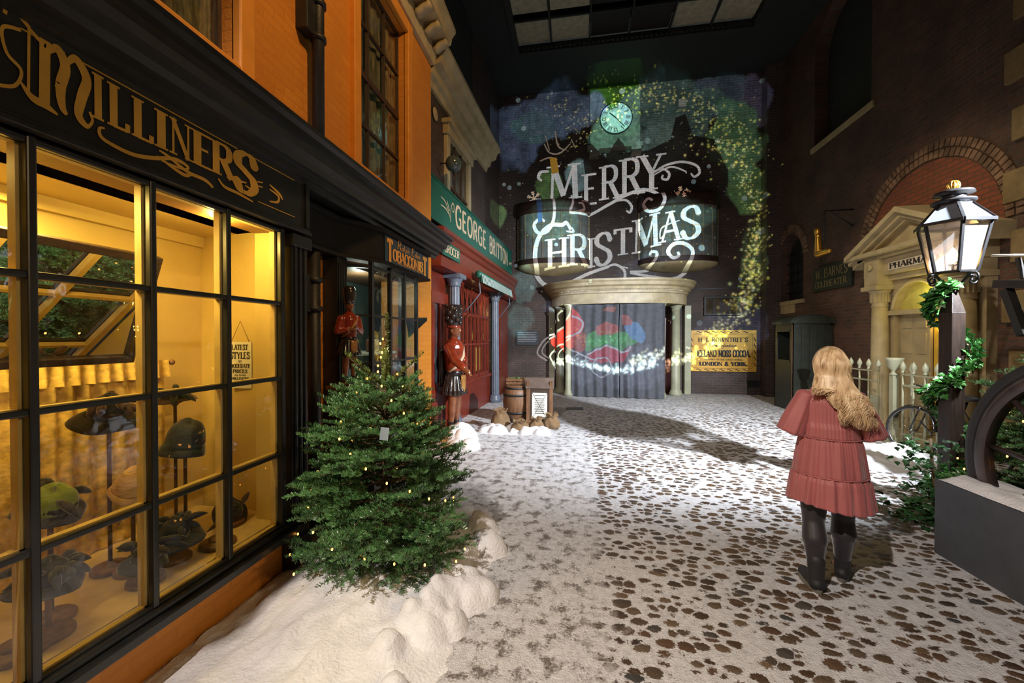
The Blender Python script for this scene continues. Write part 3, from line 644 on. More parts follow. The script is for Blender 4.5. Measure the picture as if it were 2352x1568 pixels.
mb.add([(XR-.012, y, z) for y, z in poly], [tuple(range(25))]); mb.build('wall_right', M['brickred'])['kind'] = 'structure'
mb = MB()
for k in range(9):
    z = .3+k*.8; mb.box((XR-.06, 3.5, z), (XR+.05, 6.42-(.1 if k % 2 else 0), z+.42))
struct(mb.build('trim_4', mat('sandstone quoins', (.20,.14,.06), .8, var=.2, bump=.4), bevel=.01))
# orange house front
UZ0, UZ1 = 3.58, 5.9
H1 = (1.23, 2.43, UZ0, UZ1); H2 = (4.0, 5.22, UZ0, UZ1)
mb = wallgrid(MB(), (XO,XO-.25), 0, -1.5, 6.22, 2.5, 6.75, [H1, H2])
mb.box((XO,2.74,0),(XO-.25,3.56,2.5)).box((XO,5.02,0),(XO-.25,6.22,2.5)).box((XO,-1.5,0),(XO-.25,.1,2.5)).box((XO-1.0,5.97,0),(XO-.25,6.22,6.75))
struct(mb.build('wall_left', M['orange']))
struct(MB().box((-3.4,-3.2,6.6),(-2.65,12.8,ZC)).box((-3.4,6.22,0),(-3.25,12.8,6.6)).box((-3.4,-3.2,0),(-3.3,6.22,6.6)).build('wall_left', M['ceil']))
M['dglass'] = mat('dark old glass', (.05,.035,.02), .12, var=.6, vs=3, bump=.1, bs=6)
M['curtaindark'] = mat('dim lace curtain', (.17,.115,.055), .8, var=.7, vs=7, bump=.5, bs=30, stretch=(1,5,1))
for n, (y0, y1, z0, z1) in ((1, H1), (2, H2)):
    t = thing('window_%d' % n, None, None, (XO, (y0+y1)/2, z0)); t['kind'] = 'structure'
    s = MB()
    for a, b_, c, d in ((y0-.13,y0,z0-.16,z1+.16),(y1,y1+.13,z0-.16,z1+.16),(y0,y1,z1,z1+.16),(y0-.0,y1+.0,z0-.16,z0)):
        s.box((XO-.02,a,c),(XO+.06,b_,d))
    s.box((XO-.02,y1+.13,z1-.14),(XO+.04,y1+.2,z1+.2)).box((XO-.02,y0-.2,z1-.14),(XO+.04,y0-.13,z1+.2)).box((XO-.02,y0-.17,z0-.22),(XO+.12,y1+.17,z0-.16))
    s.build('surround', M['orangepl'], t, bevel=.012)
    f = MB()
    for k in (0, 1, 2, 3):
        y = y0+(y1-y0)*k/3; w = .03 if k in (0, 3) else .016; f.box((XO-.12,y-w,z0),(XO-.09,y+w,z1))
    for k in range(5):
        z = z0+(z1-z0)*k/4; w = .035 if k in (0, 2, 4) else .016; f.box((XO-.125,y0,z-w),(XO-.085,y1,z+w))
    f.build('sash_bars', M['darkwood'], t)
    MB().add([(XO-.106,y0,z0),(XO-.106,y1,z0),(XO-.106,y1,z1),(XO-.106,y0,z1)],[(0,1,2,3)]).build('pane', M['glassd'], t)
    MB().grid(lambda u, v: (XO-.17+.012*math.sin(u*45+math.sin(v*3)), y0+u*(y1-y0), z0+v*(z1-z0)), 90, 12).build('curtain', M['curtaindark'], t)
# ================================================================== milliner's shop front
XG = -2.08
ys = [onX(x, 800, XG).y for x in (60, 340, 515, 640)]
YB = [ys[0]-.9, ys[0]-.45]+ys; ZB = [.37, .88, 1.415, 1.94, 2.45]
t = thing('milliners_shopfront', 'black milliners shopfront window with gold lettered fascia, nearest on the left', 'shopfront', (-2.1, 1.4, 0))
MB().box((-2.11,.1,0),(-2.30,2.62,.28)).build('stall_riser', M['orange'], t)
mb = MB().box((-2.3,.1,.28),(-1.985,2.68,.335)).box((-2.3,.1,.335),(-2.02,2.66,.37)); mb.build('sill', M['black'], t, bevel=.01)
fr = MB(); inn = MB()
for i, y in enumerate(YB):
    w = .022 if i < len(YB)-1 else .03
    fr.box((XG+.006,y-w*.7,.37),(XG+.04,y+w*.7,2.47)); inn.box((XG-.006,y-w,.37),(XG-.045,y+w*.6,2.47))
for k, z in enumerate(ZB):
    fr.box((XG+.006,YB[0],z-.014),(XG+.034,YB[-1],z+.014)); inn.box((XG-.006,YB[0],z-.012),(XG-.04,YB[-1],z+.014))
fr.build('window_frame', M['black'], t, bevel=.006); inn.build('inner_bars', M['inner'], t)
MB().add([(XG,YB[0],.37),(XG,YB[-1],.37),(XG,YB[-1],2.47),(XG,YB[0],2.47)],[(0,1,2,3)]).build('glass', M['glass'], t)
pil = MB().box((-2.30,2.585,0),(-2.03,2.75,2.45)).box((-2.3,2.57,0),(-2.01,2.765,.22))
for k in range(3): pil.box((-2.03,2.605+k*.05,.3),(-2.018,2.63+k*.05,2.4))
pil.box((-2.3,2.565,2.36),(-2.0,2.77,2.45)); pil.build('pilaster', M['black'], t, bevel=.006)
fa = MB().box((-2.3,.1,2.47),(-2.03,2.76,2.86))
fa.box((-2.06,.1,2.47),(-1.99,2.76,2.495)).box((-2.06,.1,2.495),(-2.005,2.76,2.515)).box((-2.06,2.72,2.53),(-2.01,2.76,2.86))
fasc = fa.build('fascia', M['black'], t, bevel=.005); MB().box((-2.31,.1,2.455),(-2.10,2.6,2.469)).build('soffit', mat('varnished brown soffit', (.20,.10,.03), .5), t)
le = MB(); XT = -2.028
def yat(x): return onX(x, 400, XT).y
ZT0, ZT1 = 2.635, 2.815
for ch, a, b_, zlo, zhi in (('I',208,243,.0,.01),('L',246,302,0,.005),('L',302,356,0,.0),('I',352,388,0,0),('N',384,444,-.0,0),('E',440,492,0,0),('R',484,538,0,0),('S',535,592,-.04,.02)):
    w, g = glyph(ch, .24, .07, True, .16); y0 = yat(a)+.01; y1 = yat(b_)-.01
    polys_mesh(le, [[(p/w*(y1-y0), q*(ZT1-ZT0+zhi-zlo)) for p, q in P] for P in g], (XT, y0, ZT0+zlo), (0,1,0), (0,0,1))
def strokes_on(mb, Pl, O, ux, uy, w, t=.003, sm=True):
    for P in Pl: polys_mesh(mb, ribbon(cat_rom(P, 12) if sm else P, lambda t_, u: w*(.45+.65*math.sin(PI*u))), O, ux, uy, t)
ym0, ym1 = yat(66), yat(206); wm = ym1-ym0; O = (XT, ym0, 2.59); hh = .27
polys_mesh(le, [[(p*wm, q*hh) for p, q in P] for P in
    ribbon([(.24,.05),(.26,.95)], lambda t_, u: .17-.05*math.sin(PI*u))+ribbon(cat_rom([(.28,.78),(.45,.92),(.58,.72),(.5,.4),(.52,.12),(.6,.02)], 10), lambda t_, u: .05+.13*math.sin(PI*u))+
    ribbon(cat_rom([(.55,.7),(.75,.92),(.95,.7),(.86,.38),(.8,.1),(.95,-.02),(1.05,.1),(1.0,.22)], 10), lambda t_, u: .05+.13*math.sin(PI*min(1, u*1.3)))+
    ribbon([(.0,.1),(.02,1.02)], lambda t_, u: .045)+ribbon(cat_rom([(.02,1.0),(-.12,1.1),(-.25,1.25),(-.32,1.0)], 8), lambda t_, u: .06)+
    ribbon(cat_rom([(.42,.35),(.5,.5),(.62,.5)], 8), lambda t_, u: .05)+
    ribbon(cat_rom([(-.12,.2),(.05,.05),(.25,.02),(.45,-.04)], 10), lambda t_, u: .09*math.sin(PI*u)+.02)+
    ribbon(cat_rom([(.02,.98),(.3,.86),(.48,.92)], 10), lambda t_, u: .06)+
    ribbon(cat_rom([(-.1,.9),(-.35,.8),(-.3,.5),(-.1,.35),(-.2,.1),(-.5,.0)], 10), lambda t_, u: .05)], O, (0,1,0), (0,0,1))
def yz(x, z): return (yat(x), z if z > 2.63 else 2.545+(z-2.53)*.92)
strokes_on(le, [[yz(240,2.60),yz(228,2.585),yz(238,2.545),yz(300,2.53),yz(350,2.555),yz(400,2.60),yz(430,2.59),yz(420,2.565),yz(370,2.56)],
    [yz(365,2.61),yz(385,2.60),yz(430,2.56),yz(470,2.555),yz(488,2.53),yz(478,2.545)], [yz(360,2.575),yz(420,2.535),yz(440,2.56)],
    [yz(500,2.60),yz(515,2.565),yz(545,2.56),yz(580,2.545)], [yz(565,2.66),yz(540,2.64),yz(545,2.60),yz(565,2.59),yz(578,2.62),yz(562,2.64)],
    [yz(590,2.70),yz(602,2.71)], [yz(592,2.675),yz(602,2.68)], [yz(618,2.72),yz(640,2.69),yz(648,2.66)], [yz(618,2.69),yz(638,2.67),yz(636,2.62),yz(618,2.60)]], (XT,0,0), (0,1,0), (0,0,1), .017)
for a, b_, z in ((50,150,2.84),(180,545,2.84),(585,676,2.84),(592,676,2.575)):
    le.box((XT, yat(a), z-.002), (XT+.003, yat(b_), z+.003))
le.build('lettering', M['gold'], fasc)
cp = [(0,2.84),(.03,2.84),(.035,2.875),(.075,2.885),(.08,2.92),(.13,2.93),(.145,2.965),(.2,2.99),(.215,3.03),(.26,3.04),(.265,3.075),(.30,3.09),(.30,3.12),(.06,3.16),(0,3.16)]
co = MB(); prof = [(a, z) for a, z in cp]
co.sweep(prof, [(-2.06,.1),(-2.06,5.55)], [(1,0),(1,0)])
co.box((-2.34,.1,2.87),(-2.06,5.55,3.16)); o = co.build('cornice', M['black'])
tag(o, 'long black moulded cornice above both the milliners and tobacconist shopfronts', 'cornice')
# display room
t = thing('display_case', 'cream painted shop window display enclosure behind the milliners glass', 'display room', (-2.6, 1.4, .33))
M['creamint'] = mat('cream distemper', (.66,.50,.19), .6, var=.06, vs=3)
MB().box((-3.05,.1,.33),(-3.0,2.8,2.52)).build('back_wall', M['creamint'], t)
MB().add([(-3.0,2.78,.33),(-2.31,2.66,.33),(-2.31,2.66,2.52),(-3.0,2.78,2.52),(-3.0,2.82,.33),(-2.31,2.7,.33),(-2.31,2.7,2.52),(-3.0,2.82,2.52)],[(0,1,2,3),(7,6,5,4),(0,3,7,4),(1,5,6,2)]).build('side_wall', M['creamint'], t)
MB().box((-2.31,2.562,.38),(-2.12,2.583,2.46)).build('reveal', M['creamint'], t)
MB().box((-3.05,.05,.33),(-2.13,.1,2.52)).build('side_wall', M['creamint'], t)
MB().box((-3.05,.1,2.5),(-2.31,2.8,2.54)).box((-3.0,.1,2.42),(-2.96,2.78,2.5)).build('ceiling_board', M['creamint'], t)
MB().box((-3.05,.1,.33),(-2.31,2.7,.375)).box((-2.31,.1,.371),(-2.14,2.58,.378)).build('display_floor', mat('cream display boards', (.60,.46,.22), .5, var=.15), t)
lamp('display_lamp', 'AREA', (-2.62, 1.35, 2.46), 44, (1.0, .68, .16), (-2.62, 1.35, 0), .5)
lamp('display_lamp_front', 'POINT', (-2.25, 2.2, 2.4), 13, (1.0, .68, .16), None, .05)
# mirror
TR = onX(368, 590, -2.48); BR = onX(300, 828, -2.78); R_ = (TR-BR); Hm = R_.length; uz = R_.normalized(); uy_ = Vector((0,-1,0)); un = uz.cross(uy_).normalized()
if un.x < 0: un = -un
Wm = 1.28; t = thing('mirror', 'large tilted mirror in a dark frame hanging inside the milliners window', 'mirror', BR)
def mpt(u, v, d): return BR+uy_*u+uz*v+un*d
def qbox(mb, u0, u1, v0, v1, d0, d1):
    P = [mpt(u, v, d) for d in (d0, d1) for u, v in ((u0,v0),(u1,v0),(u1,v1),(u0,v1))]
    return mb.add(P, [(0,3,2,1),(4,5,6,7),(0,1,5,4),(1,2,6,5),(2,3,7,6),(3,0,4,7)])
mb = MB(); qbox(mb,0,Wm,0,.045,-.01,.03); qbox(mb,0,Wm,Hm-.045,Hm,-.01,.03); qbox(mb,0,.045,.045,Hm-.045,-.01,.03); qbox(mb,Wm-.045,Wm,.045,Hm-.045,-.01,.03)
mb.build('frame', M['darkwood'], t, bevel=.005)
mm, nt, b = base('silvered mirror'); b.inputs['Metallic'].default_value = 1; b.inputs['Roughness'].default_value = .01; b.inputs['Base Color'].default_value = (.75,.75,.72,1)
qbox(MB(), .04, Wm-.04, .04, Hm-.04, 0, .008).build('glass', mm, t)
# lace half curtain on its rod
t = thing('half_curtain', 'yellow lace half curtain on a rod behind the milliners hats', 'curtain', (-2.93, 1.2, .38))
M['lace'] = mat('yellow lace', (.72,.5,.14), .8, var=.35, vs=22, bump=.5, bs=35)
MB().grid(lambda u, v: (-2.93+.016*math.sin(u*150+2*math.sin(u*17))*(.6+.4*v), .15+u*2.28, .38+v*1.16), 420, 8).build('lace_panel', M['lace'], t)
MB().grid(lambda u, v: (-2.905+.022*math.sin(u*190)*(1-.7*v), .15+u*2.28, 1.42+v*.12), 460, 4).build('frill', M['lace'], t)
MB().tube([(-2.93,.12,1.52),(-2.93,2.47,1.52)], .008).sph((-2.93,2.48,1.52), .02).build('rod', M['wood'], t)
# hanging notice
t = thing('notice_card', 'cream card notice headed LATEST STYLES hanging by string in the window', 'notice', (-2.62,2.69,1.3))
ca = onY(526, 785, 2.675); cb = onY(578, 892, 2.675)
MB().box((ca.x,2.675,cb.z),(cb.x,2.679,ca.z)).build('card', M['paper'], t)
mid = ((ca.x+cb.x)/2, 2.678, ca.z+.16); MB().tube([(ca.x+.02,2.676,ca.z),mid,(cb.x-.02,2.676,ca.z)], .002, 5).build('string', M['wood'], t)
le = MB(); w_ = cb.x-ca.x; h_ = ca.z-cb.z
for s, fy, fh, fw in (('LATEST',.83,.11,.72),('STYLES',.64,.14,.86),('AT',.56,.045,.16),('MODERATE',.44,.085,.9),('PRICES',.33,.075,.64),('ALL KINDS',.27,.03,.5),('MILLINERY',.19,.05,.8)):
    line_text(le, s, (ca.x+w_*(1-fw)/2, 2.675, cb.z+h_*fy), (1,0,0), (0,0,1), w_*fw, h_*fh, thick=.22, thin=.1)
le.build('lettering', M['ink'], t)
# hats on stands
def hat_stand(x, y, z0, h, label, r=.085, g='wooden hat stands in the milliners window'):
    t = thing('hat_stand', label, 'hat stand', (x, y, z0), g)
    MB().lathe([(r*.6,0),(r,0.0),(r,.018),(r*.9,.028),(.02,.034),(.012,.05),(0,.052)], (x,y,z0), 24).build('base', M['wood'], t)
    MB().lathe([(.010,.03),(.010,h-.06),(.02,h-.05),(.045,h-.03),(.05,h),(0,h+.005)], (x,y,z0), 16).build('post', M['wood'], t)
def hatm(n, c, **k): return mat(n, c, .75, var=.35, vs=14, bump=.4, bs=60, sheen=.4, **k)
hm = {'green': hatm('green felt', (.20,.27,.035)), 'navy': hatm('navy felt', (.022,.026,.05)), 'dark': hatm('black velvet', (.018,.016,.014)), 'brown': hatm('brown plush', (.05,.022,.014)), 'cream': hatm('cream straw', (.62,.40,.17), stretch=(1,1,9)), 'slate': hatm('blue grey felt', (.045,.055,.08))}
def hat(x, y, z, kind, crown, brim, label, tilt=(0,0), trim='dark', feathers=0, ribbon_=False, droop=.02, ch=.1, seed=0):
    t = thing('hat', label, 'hat', (x, y, z)); r = random.Random(seed)
    Rm = Matrix.Translation((x,y,z)) @ Euler((tilt[0], tilt[1], 0)).to_matrix().to_4x4()
    def wob(a): return 1+.06*math.sin(3*a+seed)+.04*math.sin(5*a)
    b = MB(Rm); b.grid(lambda u, v: ((crown+(brim-crown)*v)*math.cos(u*2*PI)*wob(u*2*PI), (crown+(brim-crown)*v)*math.sin(u*2*PI)*wob(u*2*PI), -droop*v*v+.012*math.sin(u*4*PI+seed)*v), 40, 6, closed_u=True)
    b.build('brim', hm[trim] if kind in ('green',) else hm[kind], t, solid=.006)
    c = MB(Rm); c.grid(lambda u, v: (crown*math.cos(v*PI/2)**.55*math.cos(u*2*PI)*(1+.03*math.sin(u*6*PI+seed)), crown*1.05*math.cos(v*PI/2)**.55*math.sin(u*2*PI), ch*math.sin(v*PI/2)+.01*math.sin(u*6*PI)*v), 36, 10, closed_u=True)
    c.build('crown', hm[kind], t, solid=.004)
    MB(Rm).lathe([(crown*1.02,.0),(crown*1.05,.02),(crown*1.02,.035)], (0,0,0), 32).build('band', hm[trim], t)
    if feathers:
        for k in range(feathers):
            f = MB(Rm)
            a = r.uniform(0, 2*PI); l = r.uniform(.07, .15); p0 = Vector((crown*.7*math.cos(a), crown*.7*math.sin(a), ch*.7)); d = Vector((math.cos(a+r.uniform(-1,1)), math.sin(a+r.uniform(-1,1)), r.uniform(-.1,.7))).normalized()
            pts = [p0+d*l*q/5+Vector((0,0,-.35*l*(q/5)**2)) for q in range(6)]; f.tube(pts, [.004,.014,.02,.018,.012,.002], 6)
            f.build('feather', hm[trim], t)
    if ribbon_:
        f = MB(Rm)
        for s in (-1, 1): f.grid(lambda u, v: (.05+s*.02+.03*u+.01*math.sin(v*6), s*.05+.01*math.sin(v*5+s), .02-.24*v), 3, 10)
        f.build('ribbon', hm['cream'], t, solid=.003)
    return t
FL = .38
def hpos(px, py, X): p = onX(px, py, X); return p.x, p.y, p.z
for a in [(250, 950, -2.62, 'dark', .085, .15, 'black feathered hat high on a stand, left of the blue grey cloche', (.1,.3), 'brown', 9, False, .05, .11, 1),
          (402, 912, -2.72, 'brown', .07, .13, 'low brown hat with ruffled trim near the lace curtain end', (.1,.1), 'dark', 7, False, .01, .05, 2),
          (425, 1020, -2.50, 'slate', .10, .118, 'blue grey felt cloche hat on a stand behind the third pane column', (.05,.25), 'navy', 0, False, .05, .16, 3),
          (115, 1165, -2.42, 'green', .085, .12, 'green felt hat with black brim and bow at lower left', (.0,.35), 'dark', 4, False, .03, .10, 4),
          (305, 1120, -2.48, 'cream', .085, .105, 'cream pleated straw bonnet with hanging ribbons', (.1,.5), 'cream', 0, True, .03, .12, 5),
          (530, 1175, -2.42, 'dark', .065, .115, 'black straw hat tipped up beside the right window corner', (.2,1.0), 'brown', 3, False, .015, .06, 6),
          (400, 1225, -2.36, 'navy', .07, .15, 'wide navy feathered hat low on the display floor', (.1,.2), 'navy', 10, False, .03, .09, 7),
          (335, 1280, -2.30, 'navy', .06, .10, 'small navy plumed hat in front of the wide navy hat', (.1,.25), 'navy', 8, False, .03, .08, 8),
          (110, 1330, -2.30, 'navy', .07, .12, 'navy plumed hat on a low stand below the green hat', (.0,.2), 'navy', 12, False, .03, .09, 9)]:
    x, y, z = hpos(a[0], a[1], a[2]); hat(x, y, z, a[3], a[4], a[5], a[6], a[7], a[8], a[9], a[10], a[11], a[12], a[13])
    hat_stand(x, y, FL, max(.08, z-FL+.0), 'round based wooden hat stand under the '+a[6].split(' hat')[0].split(' high')[0].split(' on a')[0].split(' with')[0]+(' hat' if 'bonnet' not in a[6] and 'cloche' not in a[6] else ''))
for (px_, py_), lab in (((40, 1500), 'bare wooden hat stand at the bottom left of the window'), ((500, 1250), 'empty round wooden stand below the tipped black straw hat')):
    p = onZ(px_, py_, FL); hat_stand(max(p.x, -2.5) if p.x < -2.5 else p.x, p.y, FL, .05, lab, .10)
# pipes
for nm, pts, lab in (('rainwater_pipe', [(-2.25,onX(730,0,-2.25).y,3.17),(-2.25,onX(730,0,-2.25).y,6.5)], 'black iron rainwater pipe running up the orange upper wall'),
                ('rainwater_pipe', [(-2.25,onX(722,800,-2.25).y,0.0),(-2.25,onX(722,800,-2.25).y,2.44)], 'black iron pipe standing between the two shopfronts')):
    t = thing(nm, lab, 'pipe', pts[0]); y = pts[0][1]
    MB().tube(pts, .052, 16).build('pipe', M['blackmat'], t)
    for z in ([4.62, 4.32] if pts[0][2] > 1 else [1.95, 2.2]):
        MB().lathe([(.052,-.02),(.068,-.02),(.068,.02),(.052,.02)], (-2.25,y,z), 18).build('collar', M['blackmat'], t)
    z = 4.47 if pts[0][2] > 1 else 2.08
    MB().box((XO,y-.16,z-.16),(-2.24,y-.02,z+.16)).build('bracket', M['blackmat'], t, bevel=.01)
# orange house top cornice
t = thing('eaves_cornice', 'cream eaves cornice with carved modillions at top of the orange house', 'cornice', (-2.3, 3, 6.2))
MB().sweep([(0,6.12),(.06,6.12),(.08,6.2),(.1,6.25),(.1,6.38),(.34,6.40),(.36,6.5),(.42,6.58),(.42,6.64),(0,6.66)], [(XO,-1.4),(XO,6.22)], [(1,0),(1,0)]).build('moulding', M['cream'], t)
for k in range(12):
    y = 6.1-k*.36; MB().grid(lambda u, v: (XO+.1+.22*u, y-.07+.14*v, 6.38-.1*math.sin((1-u)*PI*.5)-.012*math.sin(u*9)), 8, 3).build('modillion', M['cream'], t, solid=.05)
# ================================================================== tobacconist's shop front
t = thing('tobacconist_shopfront', 'black tobacconist shopfront with a bowed window and yellow lettered sign', 'shopfront', (-2.1, 4.3, 0))
path = [(-2.22,2.77),(-2.22,3.42),(-1.99,3.86),(-1.985,5.14),(-2.3,5.26)]
nr = [(1,0),(.98,-.2),(.96,-.25),(.98,.2),(.5,.87)]
fasc = MB().sweep([(-.12,2.46),(.03,2.46),(.03,2.49),(0,2.50),(0,2.78),(.03,2.79),(.04,2.83),(-.12,2.86)], path, nr).build('fascia', mat('flat black paint', (.012,.012,.013), .7, spec=.15), t)
le = MB(); XS = -1.978; y0, y1 = 3.95, 5.10
MB().box((XS-.02,3.90,2.505),(XS,5.13,2.775)).build('sign_panel', mat('blue black sign panel', (.01,.016,.02), .35), fasc)
M['amber'] = mat('amber sign lettering', (.75,.33,.03), .4, var=.15)
wds = 'TOBACCONIST'; y = y0
for i, ch in enumerate(wds):
    big = i in (0, len(wds)-1); w, g = glyph(ch, .3, .1, True, .12); ww = (y1-y0)/11*(1.25 if big else .94); zb, h = (2.515, .235) if big else (2.545, .12)
    polys_mesh(le, [[(p/w*ww*.93, q*h) for p, q in P] for P in g], (XS, y, zb), (0,1,0), (0,0,1)); y += ww*(1.0 if ch != 'I' else .7)
line_text(le, 'Ralph Eden', (XS, 4.18, 2.69), (0,1,.0), (0,.15,1), .66, .075, thick=.12, thin=.06, serif=False, caps=1.25)
le.box((XS,4.2,2.528),(XS+.003,4.95,2.533)); le.build('lettering', M['amber'], fasc)
wp = [(-2.30,3.58),(-2.04,3.73),(-2.025,4.10),(-2.025,4.46),(-2.04,4.86),(-2.30,4.98)]
fr = MB(); gl = MB(); ZW = [.48,.96,1.44,1.92,2.41]
for i, p in enumerate(wp): fr.box((p[0]-.02,p[1]-.02,.46),(p[0]+.02,p[1]+.02,2.46))
for a, b_ in zip(wp, wp[1:]):
    gl.add([(a[0],a[1],.46),(b_[0],b_[1],.46),(b_[0],b_[1],2.44),(a[0],a[1],2.44)], [(0,1,2,3)])
    for z in ZW: fr.bar((a[0],a[1],z), (b_[0],b_[1],z), .03, .03 if z in (.48, 2.41) else .022)
m1 = lambda a, b_, k: (a[0]+(b_[0]-a[0])*k, a[1]+(b_[1]-a[1])*k)
fr.build('window_frame', M['black'], t); gl.build('glass', M['glassd'], t)
st = MB().prism([(-2.34,3.55),(-2.0,3.70),(-1.985,4.1),(-1.985,4.5),(-2.0,4.9),(-2.34,5.0)], .46); st.build('stall_riser', M['black'], t)
MB().prism([(-2.34,3.53),(-1.98,3.68),(-1.96,4.1),(-1.96,4.5),(-1.98,4.92),(-2.34,5.02)], .04, z0=.455).build('sill', M['black'], t)
pl = MB().box((XO,3.40,0),(-2.2,3.56,2.46))
for k in range(4): pl.box((-2.2,3.415+k*.036,.2),(-2.19,3.435+k*.036,2.4))
pl.box((XO,3.38,0),(-2.17,3.58,.2)); pl.build('pilaster', M['black'], t)
MB().box((XO,5.0,0),(-2.28,5.1,2.46)).build('pilaster', M['black'], t)
MB().add([(-2.3,5.12,1.97),(-2.0,5.12,1.97),(-2.0,5.12,1.93),(-2.26,5.12,1.7),(-2.3,5.14,1.97),(-2.0,5.14,1.97),(-2.0,5.14,1.93),(-2.26,5.14,1.7)],[(0,1,2,3),(7,6,5,4),(0,4,5,1),(1,5,6,2),(2,6,7,3),(3,7,4,0)]).build('bracket', M['black'], t)
M['teal'] = mat('teal light tinted wall', (.14,.2,.19), .7)  # teal of the dim light is put into the wall colour
t = thing('display_room', 'dim display space tinted teal for its light with pale shelves behind tobacconist glass', 'display room', (-2.6,4.3,.4))
MB().box((-3.1,3.45,.3),(-3.05,5.9,2.6)).build('back_wall', M['teal'], t)
MB().box((-3.1,5.85,.3),(-2.62,5.9,2.6)).box((-3.1,3.4,.3),(-2.62,3.45,2.6)).build('side_wall', M['teal'], t)
MB().box((-3.05,3.45,2.45),(-2.36,5.85,2.5)).build('ceiling_board', M['wood'], t)
for z in (.62, 1.04, 1.5): MB().box((-3.0,3.62,z),(-2.34,4.94,z+.025)).build('shelf', mat('pale shelf', (.5,.55,.5), .5), t)
lamp('tobacconist_lamp', 'POINT', (-2.5,4.3,2.3), 9, (.9, 1.0, .85), None, .08)
rr = random.Random(2); ORD = ['first','second','third','fourth','fifth','sixth','seventh']
jarm = [mat('glazed jar %d' % i, c, .25) for i, c in enumerate([(.35,.3,.2),(.08,.12,.06),(.4,.25,.05),(.2,.08,.04)])]
for z in (.645, 1.065, 1.525):
    for k in range(5):
        x, y = -2.52+.05*(k % 2), 3.75+k*.24; t = thing('tobacco_jar', ORD[k]+' lidded tobacco jar from the near end, '+('lowest','middle','top')[(.645,1.065,1.525).index(z)]+' tobacconist shelf', 'jar', (x,y,z), 'jars on tobacconist shelf at %d cm' % (z*100)); r0 = .045; h = .16
        MB().lathe([(r0*.8,0),(r0,.02),(r0,h*.8),(r0*.7,h)], (x,y,z), 16).build('body', jarm[k % 4], t)
        MB().lathe([(r0*.72,h),(r0*.72,h+.015),(.012,h+.03),(.014,h+.045),(0,h+.05)], (x,y,z), 16).build('lid', M['darkwood'], t)
# ================================================================== grocer's shop front (slightly canted)
GA, GB_ = -2.7335, .045
gd = Vector((GB_,1,0)).normalized(); go = Vector((1,-GB_,0)).normalized(); GO = Vector((-2.45,6.3,0))
GM = Matrix((gd, go, Vector((0,0,1)))).transposed().to_4x4(); GM.translation = GO
def gs(x): return (online(x, 800, GA+.1, GB_)-GO).dot(gd)
def gw(s, o, z): return GM @ Vector((s, o, z))
s1, s2 = gs(1040), gs(1134)
M['redwood'] = M['redpaint']
t = thing('grocers_shopfront', 'red grocers shopfront with grey fluted columns beyond the orange house', 'shopfront', GO)
MB(GM).box((-.05,-.25,0),(.95,-.02,3.0)).build('wall_panel', M['redpaint'], t); MB(GM).box((5.25,-.25,0),(6.3,-.02,3.0)).build('wall_panel', M['redpaint'], t)
MB(GM).box((.95,-.3,0),(5.25,0,.75)).box((.95,-.3,.70),(5.25,.06,.78)).build('stall_riser', M['redpaint'], t, bevel=.01)
for s in (s1, s2):
    c = MB(GM); n = 40; prof = []
    c.grid(lambda u, v: (s+(.115-.012*v)*(1-.10*(abs(math.sin(u*PI*14))**.6))*math.cos(u*2*PI), .13+(.115-.012*v)*(1-.10*(abs(math.sin(u*PI*14))**.6))*math.sin(u*2*PI), .2+2.45*v), 112, 4, closed_u=True)
    c.lathe([(.16,0),(.16,.1),(.14,.12),(.145,.17),(.12,.2)], (s,.13,0), 24).lathe([(.11,0),(.13,.03),(.12,.06),(.16,.13),(.17,.15)], (s,.13,2.65), 24).box((s-.18,-.05,2.8),(s+.18,.31,2.88))
    c.build('column', M['greypaint'], t)
en = MB(GM).sweep([(-.2,2.88),(.26,2.88),(.27,3.05),(.22,3.06),(.22,3.3),(.25,3.34),(.27,3.42),(.31,3.46),(.32,3.52),(-.2,3.56)], [(-.05,0),(6.25,0)], [(0,1),(0,1)])
en.build('entablature', M['redpaint'], t)
wf = MB(GM); W0, W1_ = s1+.25, s2-.25; nw = 9; ZA = 2.25
for k in range(nw+1):
    s = W0+(W1_-W0)*k/nw; wf.box((s-(.035 if k % 3 == 0 else .014),-.02,.78),(s+(.035 if k % 3 == 0 else .014),.03,2.88))
for z, w in ((.82,.04),(1.55,.02),(2.2,.03),(2.84,.04)): wf.box((W0,-.02,z-w),(W1_,.03,z+w))
for k in range(nw):                                  # pointed heads
    a = W0+(W1_-W0)*k/nw; b_ = W0+(W1_-W0)*(k+1)/nw; c = (a+b_)/2
    wf.tube([(a,.01,2.2),(a+(c-a)*.35,.01,2.5),(c,.01,2.8)], .012, 5, smooth=False).tube([(b_,.01,2.2),(b_+(c-b_)*.35,.01,2.5),(c,.01,2.8)], .012, 5, smooth=False)
wf.build('window_frame', M['redpaint'], t)
MB(GM).add([(W0,-.01,.8),(W1_,-.01,.8),(W1_,-.01,2.86),(W0,-.01,2.86)],[(0,1,2,3)]).build('glass', M['glassd'], t)
MB(GM).box((.2,-.02,.1),(.85,.0,2.3)).build('door_panel', M['glassd'], t)
dr = MB(GM).box((.1,0,0),(.2,.04,2.5)).box((.85,0,0),(.95,.04,2.5)).box((.2,0,2.3),(.85,.04,2.5)).box((.2,0,0),(.85,.03,.9)).box((.5,0,.9),(.55,.03,2.3)); dr.build('door_frame', M['redpaint'], t)
tt = thing('shop_interior', 'dark grocers shop interior with shelves seen through the red window', 'display room', gw(2.5,-.6,.4))
MB(GM).box((.9,-.85,.5),(5.3,-.82,3.0)).box((.9,-.82,.5),(.95,-.3,3.0)).box((5.25,-.82,.5),(5.3,-.3,3.0)).build('back_wall', M['darkwood'], tt)
